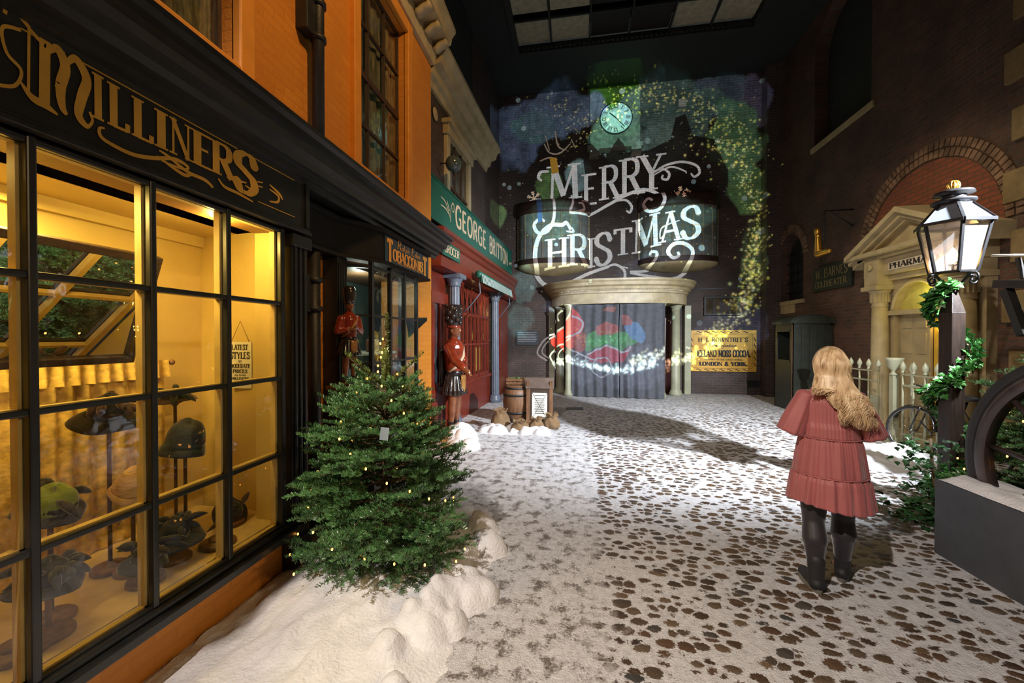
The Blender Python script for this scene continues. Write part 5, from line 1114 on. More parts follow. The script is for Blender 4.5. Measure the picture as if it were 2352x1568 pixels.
# watchman's box
t = thing('sentry_box', 'tall dark wooden watchmans box with curved roof against the right wall', 'watch box', (5.3,10.5,0))
bx0, bx1, by0, by1 = 4.89, 5.70, 10.07, 10.90
M['boxwood'] = mat('black green boards', (.022,.026,.018), .5, var=.3, bump=.2)
mb = MB().box((bx0,by0,0),(bx1,by0+.03,2.02)).box((bx0,by1-.03,0),(bx1,by1,2.02)).box((bx1-.03,by0,0),(bx1,by1,2.02))
for k in range(5): mb.box((bx0+.02+k*.165,by0-.012,.05),(bx0+.165+k*.165,by0,1.98))
wallgrid(mb, (bx0,bx0+.03), 0, by0, by1, 0, 2.02, [(by0+.12,by1-.12,1.15,1.85)]); mb.build('body', M['boxwood'], t)
MB().box((bx0-.02,by0+.10,1.13),(bx0,by1-.10,1.17)).box((bx0-.02,by0+.10,1.84),(bx0,by1-.10,1.88)).build('window_frame', M['boxwood'], t)
MB().grid(lambda u, v: ((bx0+bx1)/2-(bx1-bx0+.1)/2*math.cos(PI*u), by0-.06+v*(by1-by0+.1), 2.02+.2*math.sin(PI*u)), 17, 2).add([((bx0+bx1)/2-(bx1-bx0+.1)/2*math.cos(PI*k/16), by0-.03, 2.02+.19*math.sin(PI*k/16)) for k in range(17)], [tuple(range(17))]).build('roof', M['boxwood'], t, solid=.03)
MB().tube([(bx0-.014,by0-.014,0),(bx0-.014,by0-.014,2.0)], .008, 6).build('edge_strip', M['brass'] if 'brass' in M else M['wood'], t)
a = onX(1790, 722, RX-.01); b_ = onX(1826, 695, RX-.01); tag(MB().box((RX-.02,b_.y,a.z),(RX,a.y,b_.z)).build('notice', M['cream']), 'blank cream notice on the wall above the watchmans box', 'notice')
# dark bracket with a slim white rod at the right edge
q = onX(2300, 655, 5.0); t = thing('wall_bracket', 'dark bracket with slanting leg and slim white rod at right edge', 'bracket', q)
pa, pb = onX(2292, 652, 4.3), onX(2420, 652, 4.3); MB().bar(pa, pb, .10, .08).build('beam', M['blackmat'], t)
MB().bar(onX(2312, 665, 4.3), onX(2352, 770, 4.3), .07).build('leg', M['blackmat'], t); MB().tube([onX(2278, 587, 4.3), onX(2420, 584, 4.3)], .012).build('rod', M['white'], t)
MB().bar(onX(2338, 592, 4.3), onX(2352, 640, 4.3), .03).build('strut', M['blackmat'], t); MB().bar(onX(2400, 652, 4.3), onX(2400, 652, 4.3)+Vector((1.5,0,0)), .08).build('arm', M['blackmat'], t)
# ================================================================== street lamp
LP = Vector((3.67, 4.60, 0)); M['post'] = mat('dark stained post', (.022,.013,.009), .45, var=.4, bump=.25, stretch=(4,4,.6)); M['lead'] = mat('blackened lantern metal', (.03,.03,.032), .3, metal=.6)
t = thing('street_lamp', 'street lamp with glowing six sided glass lantern on a dark square post', 'street lamp', LP)
ang = math.atan2(LP.y, LP.x); RM = Matrix.Translation(LP) @ Matrix.Rotation(ang+PI/4, 4, 'Z')
MB(RM).box((-.066,-.066,0),(.066,.066,1.95)).add([(-.066,-.066,1.95),(.066,-.066,1.95),(.066,.066,1.95),(-.066,.066,1.95),(-.02,-.02,2.2),(.02,-.02,2.2),(.02,.02,2.2),(-.02,.02,2.2)], [(0,1,5,4),(1,2,6,5),(2,3,7,6),(3,0,4,7),(4,5,6,7)]).box((-.09,-.09,0),(.09,.09,.35)).build('post', M['post'], t, bevel=.008)
LZ = 2.34; rb0, re0, rt0 = .165, .275, .12; h1, h2 = .47, .20; HA = ang+.25
def hexp(r, z, k, o=0): a = HA+k*PI/3+o; return LP+Vector((r*math.cos(a), r*math.sin(a), z))
fr = MB(); gl = MB()
for k in range(6):
    fr.bar(hexp(rb0,LZ,k), hexp(re0-.02,LZ+h1,k), .022); fr.bar(hexp(re0,LZ+h1+.01,k), hexp(rt0,LZ+h1+h2,k), .022)
    fr.bar(hexp(rb0,LZ,k), hexp(rb0,LZ,k+1), .02); fr.bar(hexp(re0,LZ+h1,k), hexp(re0,LZ+h1,k+1), .035, .03); fr.bar(hexp(rt0,LZ+h1+h2,k), hexp(rt0,LZ+h1+h2,k+1), .03)
    gl.add([hexp(rb0,LZ,k), hexp(rb0,LZ,k+1), hexp(re0-.02,LZ+h1,k+1), hexp(re0-.02,LZ+h1,k)], [(0,1,2,3)])
fr.build('lantern_frame', M['lead'], t); gl.build('lantern_glass', M['lglass'], t)
rg = MB()
for k in range(6): rg.add([hexp(re0,LZ+h1+.01,k), hexp(re0,LZ+h1+.01,k+1), hexp(rt0,LZ+h1+h2,k+1), hexp(rt0,LZ+h1+h2,k)], [(0,1,2,3)])
rg.build('roof_glass', mat('smoky roof glass', (.13,.14,.155), .12), t)
MB().lathe([(.13,h1+h2),(.16,h1+h2+.02),(.16,h1+h2+.035),(.09,h1+h2+.05),(.09,h1+h2+.09),(.15,h1+h2+.10),(.14,h1+h2+.125),(.06,h1+h2+.15),(.02,h1+h2+.155)], LP+Vector((0,0,LZ)), 28).build('chimney_cap', M['lead'], t)
mb = MB(); zc = LZ+h1+h2+.19
for k in range(12): a = k*PI/6; mb.tube([LP+Vector((.045*math.sin(PI*j/8)*math.cos(a), .045*math.sin(PI*j/8)*math.sin(a), zc-.045*math.cos(PI*j/8))) for j in range(9)], .006, 5)
mb.sph(LP+Vector((0,0,zc)), .03).build('finial', M['goldy'], t)
MB().lathe([(.001,0),(.17,0),(.17,.01),(.001,.012)], LP+Vector((0,0,LZ-.015)), 6, Matrix.Identity(4), False).build('base_ring', M['lead'], t)
for k in range(4):
    a = ang+PI/4+k*PI/2; d_ = Vector((math.cos(a), math.sin(a), 0))
    pts = [LP+d_*.03+Vector((0,0,2.12)), LP+d_*.07+Vector((0,0,2.22)), LP+d_*.15+Vector((0,0,2.31))]; sp2 = [LP+d_*(.19+.055*(1-.75*j/14)*math.cos(2.2-j*.5)+.0)+Vector((0,0,2.27+.055*(1-.75*j/14)*math.sin(2.2-j*.5))) for j in range(15)]
    MB().tube(pts+sp2, .009, 6).build('scroll', M['lead'], t)
MB().tube([LP+Vector((0,0,LZ)), LP+Vector((0,0,LZ+.08))], .012).lathe([(.03,.07),(.035,.08),(.02,.09)], LP+Vector((0,0,LZ)), 12).build('burner', M['lead'], t)
mfl = mat('gas flame', (1,.7,.3), .5, emit=(1,.5,.14), es=55)
MB().lathe([(.003,.09),(.03,.115),(.042,.155),(.028,.21),(.001,.25)], LP+Vector((0,0,LZ)), 14).build('flame', mfl, t)
lamp('lantern_light', 'POINT', LP+Vector((0,0,LZ+.16)), 110, (1,.55,.20), None, .04)
# ivy garland on the post
rv = random.Random(12)
def leafmb(mb, p, d, n, s):
    d = d.normalized(); x = d.cross(n).normalized() if d.cross(n).length > 1e-3 else Vector((1,0,0)); n = x.cross(d)
    sh = [(0,0),(.35,.15),(.5,.05),(.42,.35),(.55,.6),(.28,.6),(.0,1.05),(-.28,.6),(-.55,.6),(-.42,.35),(-.5,.05),(-.35,.15)]
    P = [p+x*a*s+d*b*s+n*(.12*s*math.sin(a*5)-.25*s*b*b) for a, b in sh]
    c = p+d*.45*s+n*.05*s; k = len(P)
    mb.add(P+[c], [(i, (i+1) % k, k) for i in range(k)])
t = thing('ivy_garland', 'green leafy ivy garland wound round the lamp post', 'garland', LP)
lf = MB(); st = []
for i in range(260):
    u = i/260; z = .12+u*2.12; a = u*2*PI*2.3+2.2; r = .125; st.append(LP+Vector((r*math.cos(a), r*math.sin(a), z)))
for i, p in enumerate(st):
    for _ in range(3 if i < 225 else 6):
        a = rv.uniform(0, 2*PI); out = (p-LP); out.z = 0; out = out.normalized()
        d_ = (out*.8+Vector((rv.uniform(-1,1), rv.uniform(-1,1), rv.uniform(-.8,.8)))).normalized(); leafmb(lf, p+d_*rv.uniform(.0,.07), d_, (out+Vector((0,0,rv.uniform(0,1)))), rv.uniform(.035,.075))
lf.build('leaves', M['ivy'], t); MB().tube(st, .008, 5).build('stem', M['bark'], t)
# low sprigs of evergreen at its foot
t = thing('evergreen_sprigs', 'dark evergreen sprigs at ground level beside the lamp post', 'greenery', (3.0,4.3,0)); lf = MB()
for _ in range(230):
    p = Vector((3.2+rv.gauss(0,.13), 4.15+rv.gauss(0,.16), abs(rv.gauss(0,.12))+.02)); leafmb(lf, p, Vector((rv.uniform(-1,.3), rv.uniform(-1,1), rv.uniform(-.2,.9))), Vector((0,0,1)), rv.uniform(.04,.08))
for _ in range(150):
    p = Vector((3.28+rv.gauss(0,.12), 4.35+rv.gauss(0,.12), rv.uniform(.15,.75))); leafmb(lf, p, Vector((rv.uniform(-1,.3), rv.uniform(-1,1), rv.uniform(-.6,.5))), Vector((0,0,1)), rv.uniform(.04,.07))
lf.build('leaves', mat('dark evergreen leaf', (.022,.075,.02), .4, var=.5), t)
MB().tube([(3.45,4.4,0),(3.3,4.3,.35),(3.28,4.32,.75)], .012).build('stem', M['bark'], t)
# ================================================================== charcoal display box and cart wheel
t = thing('display_box', 'charcoal boarded display box at the right edge holding the cart', 'box', (3.4,2.4,0))
mb = MB().box((2.80,.6,0),(2.83,3.64,.585)).box((2.83,3.61,0),(4.4,3.64,.585)); mb.build('panels', M['charcoal'], t)
MB().box((2.83,.6,.42),(4.4,3.61,.44)).build('deck', M['charcoal'], t)
CW = Vector((2.97,2.80,.84)); RW = .74; t = thing('cart_wheel', 'large dark spoked cart wheel rising from the charcoal box', 'wheel', CW); M['rim'] = mat('worn dark cart paint', (.045,.03,.028), .3, var=.4, vs=6, bump=.15)
def ringprof(R, prof, n=72):
    return MB().grid(lambda u, v: (CW.x+prof[int(round(v*(len(prof)-1)))][0], CW.y+(R+prof[int(round(v*(len(prof)-1)))][1])*math.cos(2*PI*u), CW.z+(R+prof[int(round(v*(len(prof)-1)))][1])*math.sin(2*PI*u)), n, len(prof), closed_u=True)
RWZ = .40                                              # wheel is sunk in the box: lower it visually by its own axle height
ringprof(RW, [(-.03,-.03),(.03,-.03),(.035,0),(.03,.03),(-.03,.03),(-.035,0),(-.03,-.03)]).build('tyre', M['rubber'], t)
ringprof(RW-.075, [(-.032,-.045),(.032,-.045),(.036,0),(.032,.042),(-.032,.042),(-.045,0),(-.032,-.045)]).build('felloe', M['rim'], t)
for k in range(10):
    a = k*PI/5+.12; MB().tube([CW+Vector((0,.08*math.cos(a),.08*math.sin(a))), CW+Vector((0,(RW-.11)*math.cos(a),(RW-.11)*math.sin(a)))], [.026,.018], 10).build('spoke', M['rim'], t)
MB(Matrix.Translation(CW) @ Matrix.Rotation(PI/2,4,'Y')).lathe([(.05,-.16),(.07,-.15),(.10,-.05),(.10,.05),(.07,.12),(.05,.13)], (0,0,0), 24).build('hub', M['rim'], t)
MB().bar((2.93,3.5,.60), (2.93,.7,.60), .03).build('lower_rail', M['rim'], t)
# ================================================================== snow heaps
def heap(name, label, x0, x1, y0, y1, hf, seed, step=.02, cat='snow'):
    nx = int((x1-x0)/step); ny = int((y1-y0)/step); X, Y = np.meshgrid(np.linspace(x0, x1, nx), np.linspace(y0, y1, ny))
    n = max(nx, ny); N1 = fbm((ny, nx), max(3, int((y1-y0)*4)), seed, 4); N2 = fbm((ny, nx), max(4, int((y1-y0)*14)), seed+9, 3); Z = hf(X, Y, N1, N2)
    vs = np.stack([X.ravel(), Y.ravel(), Z.ravel()], 1); idx = np.arange(nx*ny).reshape(ny, nx)
    q = np.stack([idx[:-1,:-1].ravel(), idx[:-1,1:].ravel(), idx[1:,1:].ravel(), idx[1:,:-1].ravel()], 1)
    keep = Z.ravel()[q].max(1) > -.008; q = q[keep]; me = bpy.data.meshes.new(name); me.from_pydata(vs.tolist(), [], q.tolist()); me.polygons.foreach_set('use_smooth', [True]*len(q)); me.materials.append(M['snow']); me.update()
    o = bpy.data.objects.new(name, me); COL.objects.link(o); return tag(o, label, cat, None, 'stuff')
def h1_(X, Y, A, B):
    wall = np.clip((-1.25-X)/.8, 0, 1); base = .02+.13*np.exp(-(((X+1.35)/.55)**2+((Y-2.65)/.75)**2))-.05*np.clip((-1.72-X)/.3, 0, 1)
    lump = 0*X; q_ = random.Random(9)
    for k in range(34):
        cx = q_.gauss(-.78,.10); cy = q_.gauss(2.45,.30); rr0 = q_.uniform(.05,.13); lump = np.maximum(lump, rr0*q_.uniform(.9,1.5)*np.sqrt(np.clip(1-((X-cx)**2+(Y-cy)**2)/rr0**2+.25*(B-.5), 0, 1)))
    edge = np.clip((-.62-X-.35*(A-.5))/.28, 0, 1)*np.clip((Y-.2)/.5, 0, 1)*np.clip((4.0-Y-.5*(A-.5))/.5, 0, 1)
    return (base+.07*(A-.4)+.02*B)*edge+lump-.02*(1-edge)
heap('snow_heap', 'wide white snow bank under the small Christmas tree by milliners', -2.09, -.35, .2, 4.2, h1_, 3)
def h2_(X, Y, A, B):
    c = .34*np.exp(-(((X+1.95)/.22)**2+((Y-6.35)/.35)**2))+.12*np.exp(-(((X+1.35)/.45)**2+((Y-7.1)/.28)**2))+.10*np.exp(-(((X+.75)/.35)**2+((Y-7.45)/.22)**2))
    q_ = random.Random(4); lm = 0*X
    for k in range(60):
        cx, cy = (q_.gauss(-1.95,.17), q_.gauss(6.3,.26)) if k < 22 else (q_.uniform(-1.7,-.5), 6.95+.35*q_.random()); r0 = q_.uniform(.06,.15)*(1.25 if k < 22 else .8); lm = np.maximum(lm, r0*q_.uniform(.8,1.2)*np.sqrt(np.clip(1-((X-cx)**2+(Y-cy)**2)/r0**2+.3*(B-.5), 0, 1)))
    return np.maximum(c*.55*(.6+.6*A), 0)+lm*.9+.02*(A-.5)-.02
heap('snow_heap', 'lumpy white snow bank in front of the burlap sacks', -2.30, -.2, 5.6, 8.3, h2_, 21, .018)
def h3_(X, Y, A, B):
    c = .17*np.exp(-(((X-4.55)/.45)**2+((Y-6.5)/.55)**2))+.12*np.exp(-(((X-4.1)/.4)**2+((Y-6.1)/.3)**2))
    return c*(.5+.9*A+.4*(B-.5))-.02
heap('snow_heap', 'white snow bank at the front wheel of the bicycle', 3.2, 4.9, 5.2, 7.8, h3_, 33, .022)
def h4_(X, Y, A, B): return .585+.05*np.clip((X-2.80)/.05, 0, 1)*np.clip((3.63-Y)/.08, 0, 1)*(.5+A)-.25*np.clip((X-3.15)/.2, 0, 1)
o = heap('snow_cap', 'strip of snow lying along the charcoal box top', 2.805, 3.4, .7, 3.62, h4_, 41, .02)
# ================================================================== fir trees
def fir(name, label, P0, H, R, seed, lean=0, zmin=.05, nb=150, droop=.25, leader=.55, light_n=55, mat2=True, squash=1.0):
    r = np.random.RandomState(seed); rr_ = random.Random(seed); P0 = Vector(P0)
    t = thing(name, label, 'Christmas tree', P0)
    top = P0+Vector((lean,0,H)); MB().tube([P0, P0+(top-P0)*.5, top], [.035,.022,.004], 8).build('trunk', M['bark'], t)
    # template shoot: needles around a twig, unit length along +X
    def shoot_template(nn, ln, seed2):
        q = np.random.RandomState(seed2); V = []
        for k in range(nn):
            x = .04+.96*k/nn; a = q.uniform(0, 2*PI); 
            if math.sin(a) < -.3: a = -a
            l = ln*(.8+.4*q.rand())*(1-.35*max(0, x-.7)/.3); f = .55
            d = np.array([f, math.cos(a)*.83, math.sin(a)*.83]); d /= np.linalg.norm(d); s = np.cross(d, [q.rand()-.5, q.rand()-.5, q.rand()-.5]); s /= np.linalg.norm(s)
            b = np.array([x, 0, 0]); w = .03
            V += [b-s*w*.5, b+s*w*.5, b+d*l+s*w*.35, b+d*l-s*w*.35]
        return np.array(V)
    T = [shoot_template(58, .17, 50+i) for i in range(4)]
    shoots = []; limbs = []
    def add_limb(base_, d, L, thick):
        pts = [base_+d*(L*i/6)+Vector((0,0,-droop*L*(i/6)**2*.5+.10*L*(i/6)**3)) for i in range(7)]; limbs.append((pts, thick)); return pts
    for b in range(nb):
        u = (b+r.rand())/nb; zz = zmin+(H-leader-zmin)*(u**.9); prof = (1-((zz-zmin)/(H-leader*.55-zmin)))**.72
        if zz < zmin+.28: prof *= .72+.28*(zz-zmin)/.28
        L = R*prof*(.72+.38*r.rand())+.05; a = b*2.39996+r.uniform(-.4,.4); up = -.10+.55*u+r.uniform(-.2,.25)
        d = Vector((math.cos(a), math.sin(a), up)).normalized(); base_ = P0+Vector((lean*zz/H,0,zz)); pts = add_limb(base_, d, L, .008)
        n = max(3, int(L/.085))
        for i in range(n):
            f = .22+.78*(i+1)/n; k = min(5, int(f*6)); p = pts[k].lerp(pts[min(6, k+1)], f*6-k); tang = (pts[min(6, k+1)]-pts[max(0, k-1)]).normalized()
            if i == n-1: shoots.append((pts[6]-tang*.03, tang, rr_.uniform(.13,.19)))
            for s in (-1, 1):
                side = tang.cross(Vector((0,0,1))).normalized()*s; dd = (tang*.75+side*.75+Vector((0,0,rr_.uniform(-.25,.5)))).normalized(); sl_ = rr_.uniform(.11,.17)*(1.1-.35*f); shoots.append((p, dd, sl_))
                if L > .35 and i < n*.7:
                    p2 = p+dd*sl_*.8; shoots.append((p2, (dd+tang*.7).normalized(), sl_*.9)); shoots.append((p2, (dd*.8+side*.6).normalized(), sl_*.8))
    main = len(shoots); young = []
    zt = H-leader
    for s0 in range(7): young.append((P0+Vector((lean*(zt/H),0,zt+leader*s0/7)), Vector((.0,0,1)), leader/7*1.35))
    for k in range(4):
        a = k*PI/2+.5; L = leader*rr_.uniform(.55,.75); d = Vector((math.cos(a)*.8, math.sin(a)*.8, .75)).normalized(); bs = P0+Vector((lean*.7,0,zt+.03)); limbs.append(([bs, bs+d*L*.5, bs+d*L], .006))
        for j in range(4): young.append((bs+d*L*j/4, d, L/4*1.4))
    def emit(lst, nm, m, wide=1):
        Vs = []
        for (p, d, l) in lst:
            x = np.array(d.normalized()); up_ = np.array([0,0,1.]) if abs(x[2]) < .9 else np.array([1.,0,0]); y = np.cross(up_, x); y /= np.linalg.norm(y); z = np.cross(x, y); ang_ = r.uniform(-.6,.6)
            y2 = y*math.cos(ang_)+z*math.sin(ang_); z2 = np.cross(x, y2); tp = T[r.randint(4)].copy(); tp[:, 0] *= l; tp[:, 1:] *= .17*wide; 
            Vs.append(tp[:, :1]*x+tp[:, 1:2]*y2+tp[:, 2:]*z2+np.array(p))
        V = np.concatenate(Vs); n = len(V)//4; me = bpy.data.meshes.new(nm); me.vertices.add(len(V)); me.vertices.foreach_set('co', V.astype(np.float32).ravel()); me.loops.add(n*4); me.loops.foreach_set('vertex_index', np.arange(n*4)); me.polygons.add(n); me.polygons.foreach_set('loop_start', np.arange(n)*4); me.polygons.foreach_set('loop_total', [4]*n); me.materials.append(m); me.update(calc_edges=True); me.validate()
        o = bpy.data.objects.new(nm, me); COL.objects.link(o); par(o, t); o['kind'] = 'stuff'
        return o
    emit(shoots, 'needles', M['needle']); emit(young, 'young_needles', M['needle2'], 1.3)
    mb = MB()
    for pts, th in limbs: mb.tube(pts, [th*(1-.6*i/(len(pts)-1)) for i in range(len(pts))], 5)
    for p, d, l in shoots[::2]: mb.tube([p, p+d*l*.9], .0018, 3, cap=False)
    o = mb.build('branches', M['bark'], t); o['kind'] = 'stuff'
    # string of warm lights
    t2 = thing('fairy_lights', 'string of warm fairy lights on the '+('small Christmas tree by milliners' if light_n < 80 else 'Christmas tree behind the cart wheel'), 'fairy lights', P0); wire = []
    bm = None
    for k in range(light_n):
        u = ((k+.5)/light_n)**1.35; z = zmin+.05+(H-leader*.35-zmin)*u; prof = max(.04, (1-((z-zmin)/(H-leader*.55-zmin))))**.72 if z < H-leader*.6 else .03; a = k*2.39996*1.7
        p = P0+Vector((R*prof*(.93+.16*rr_.random())*math.cos(a), R*prof*(.93+.16*rr_.random())*math.sin(a), z)); wire.append(p)
        if bm is None: o = MB().sph((0,0,0), .0062, 8, 6, (1,1,1.5)).build('bulb', M['bulb']); bm = o
        else: o = bm.copy(); COL.objects.link(o)
        o.parent = t2; o.matrix_parent_inverse = Matrix.Identity(4); o.location = p-P0
    wr = MB()
    for a_, b_ in zip(wire, wire[1:]):
        if (a_-b_).length < .25*R+.12: wr.tube([a_, (a_+b_)/2-Vector((0,0,.01)), b_], .0015, 4)
    if wr.v: wr.build('wire', M['blackmat'], t2)
    return t
TP = (-1.40, 2.72, .05)
fir('christmas_tree', 'small bushy fir with bare tip and fairy lights standing in snow by milliners', TP, 1.80, .64, 5, lean=.03, zmin=.10, nb=120, light_n=60)
p = onX(883, 996, -1.05); p = Vector((-1.22, 2.42, onY(883, 996, 2.42).z)); t = thing('plant_tag', 'small silver grey label hanging on the small fir tree', 'tag', p)
q = onY(883, 996, 2.34); MB(Matrix.Translation(q) @ Matrix.Rotation(.15,4,'Z') @ Matrix.Rotation(.12,4,'Y')).box((-.027,-.002,-.04),(.027,.002,.04)).build('card', mat('silver grey card', (.3,.36,.4), .3), t)
MB().tube([q+Vector((.0,0,.04)), q+Vector((.01,.03,.09))], .0015, 4).build('string', M['blackmat'], t)
fir('christmas_tree', 'bushy fir with warm lights behind the cart wheel at right', (4.05, 3.55, .44), 1.75, .98, 8, zmin=.02, nb=190, light_n=110)
# ================================================================== goods by the grocer's door
def sack(x, y, w, h, seed, label, open_=True):
    r = random.Random(seed); t = thing('burlap_sack', label, 'sack', (x,y,0), 'burlap sacks by the grocers door')
    def f(u, v):
        a = u*2*PI; z = h*v; rad = w*(.62+.42*math.sin(PI*min(1, v*1.15+.15)))*(1+.07*math.sin(3*a+seed)+.05*math.sin(7*a+v*6+seed))
        if v > .72: rad = w*(.55+.05*math.sin(9*a)+(v-.72)*.9)
        if v < .02: rad *= .2
        return (x+rad*math.cos(a), y+rad*math.sin(a), max(.0, z+.02*math.sin(4*a+seed)*v))
    MB().grid(f, 40, 22, closed_u=True).build('bag', M['burlap'], t, solid=.008)
    MB().lathe([(.0,h*.78),(w*.5,h*.76)], (x,y,0), 20).build('contents', mat('sack contents %d' % seed, (.16,.11,.06), .9, bump=1, bs=60), t)
p = onZ(1078, 975, .0); sack(-1.42, 7.35, .17, .36, 1, 'tallest open burlap sack, nearest the wooden barrel'); sack(-1.02, 7.15, .16, .20, 2, 'slumped open burlap sack below the notice board'); sack(-.73, 7.32, .13, .22, 3, 'small tied burlap sack left of the outermost one'); sack(-.46, 7.5, .15, .27, 4, 'outermost burlap sack leaning at the notice board foot')
bp_ = Vector((-1.22, 8.0, 0)); t = thing('barrel', 'wooden barrel with crate on top beside the grey column', 'barrel', bp_)
MB().lathe([(.20,0),(.25,.2),(.265,.38),(.25,.56),(.21,.74),(.19,.74),(.19,.71),(0,.71)], bp_, 28).build('staves', M['wood'], t)
for z, r in ((.05,.22),(.2,.255),(.55,.257),(.69,.226)): MB().lathe([(r-.01,-.02),(r+.006,-.02),(r+.006,.02),(r-.01,.02)], bp_+Vector((0,0,z)), 28).build('hoop', M['blackmat'], t)
t = thing('crate', 'small wooden crate with holly resting on the barrel', 'crate', bp_+Vector((0,0,.74))); mb = MB().box((bp_.x-.17,bp_.y-.13,.742),(bp_.x+.17,bp_.y+.13,.755))
for z in (.765, .83): mb.box((bp_.x-.18,bp_.y-.14,z),(bp_.x+.18,bp_.y-.125,z+.05)).box((bp_.x-.18,bp_.y+.125,z),(bp_.x+.18,bp_.y+.14,z+.05)).box((bp_.x-.18,bp_.y-.125,z),(bp_.x-.165,bp_.y+.125,z+.05)).box((bp_.x+.165,bp_.y-.125,z),(bp_.x+.18,bp_.y+.125,z+.05))
mb.build('box', M['wood'], t); lf = MB()
for _ in range(60): leafmb(lf, bp_+Vector((rv.uniform(-.14,.14), rv.uniform(-.1,.1), .86)), Vector((rv.uniform(-1,1),rv.uniform(-1,1),.6)), Vector((0,0,1)), .04)
lf.build('holly', M['ivy'], t)
ap = onZ(1138, 962, 0); t = thing('notice_board', 'brown wooden A-board with white paper notice beside the sacks', 'notice board', ap)
AM = Matrix.Translation((-.72,7.72,0)) @ Matrix.Rotation(.0,4,'Z') @ Matrix.Rotation(-.12,4,'X')
mb = MB(AM).box((-.26,-.02,0),(-.19,.02,.86)).box((.19,-.02,0),(.26,.02,.86)).box((-.19,-.02,.0),(.19,.02,.08)); mb.build('frame', M['wood'], t, bevel=.005)
mb = MB(AM)
for k in range(4): mb.box((-.19+k*.095,-.008,.08),(-.10+k*.095,.008,.70))
mb.build('planks', M['darkwood'], t); MB(AM).box((-.28,-.03,.70),(.28,.03,.92)).build('head_board', mat('grey brown weathered board', (.12,.08,.06), .7, var=.3), t, bevel=.006)
MB(AM).box((-.145,-.014,.12),(.15,-.009,.62)).build('paper', M['paper'], t)
mb = MB(AM); line_text(mb, 'PLEASE NOTICE', (0,0,0), (1,0,0), (0,0,1), .01, .01) if False else None
for k in range(9): mb.box((-.10+.01*(k % 3),-.016,.56-k*.04-(.02 if k > 0 else 0)),(.10-.01*(k % 2),-.0135,.572-k*.04-(.02 if k > 0 else 0)))
mb.build('text_lines', M['ink'], t); MB(AM).tube([(-.145,-.016,.62),(.15,-.016,.12)], .003, 4).tube([(.15,-.016,.62),(-.145,-.016,.12)], .003, 4).build('string_cross', M['ink'], t)
BMx = Matrix.Translation((-.72,7.95,0)) @ Matrix.Rotation(.2,4,'X'); MB(BMx).box((-.25,-.02,0),(-.2,.02,.86)).box((.2,-.02,0),(.25,.02,.86)).box((-.2,-.015,.3),(.2,.015,.36)).build('rear_leg', M['wood'], t)
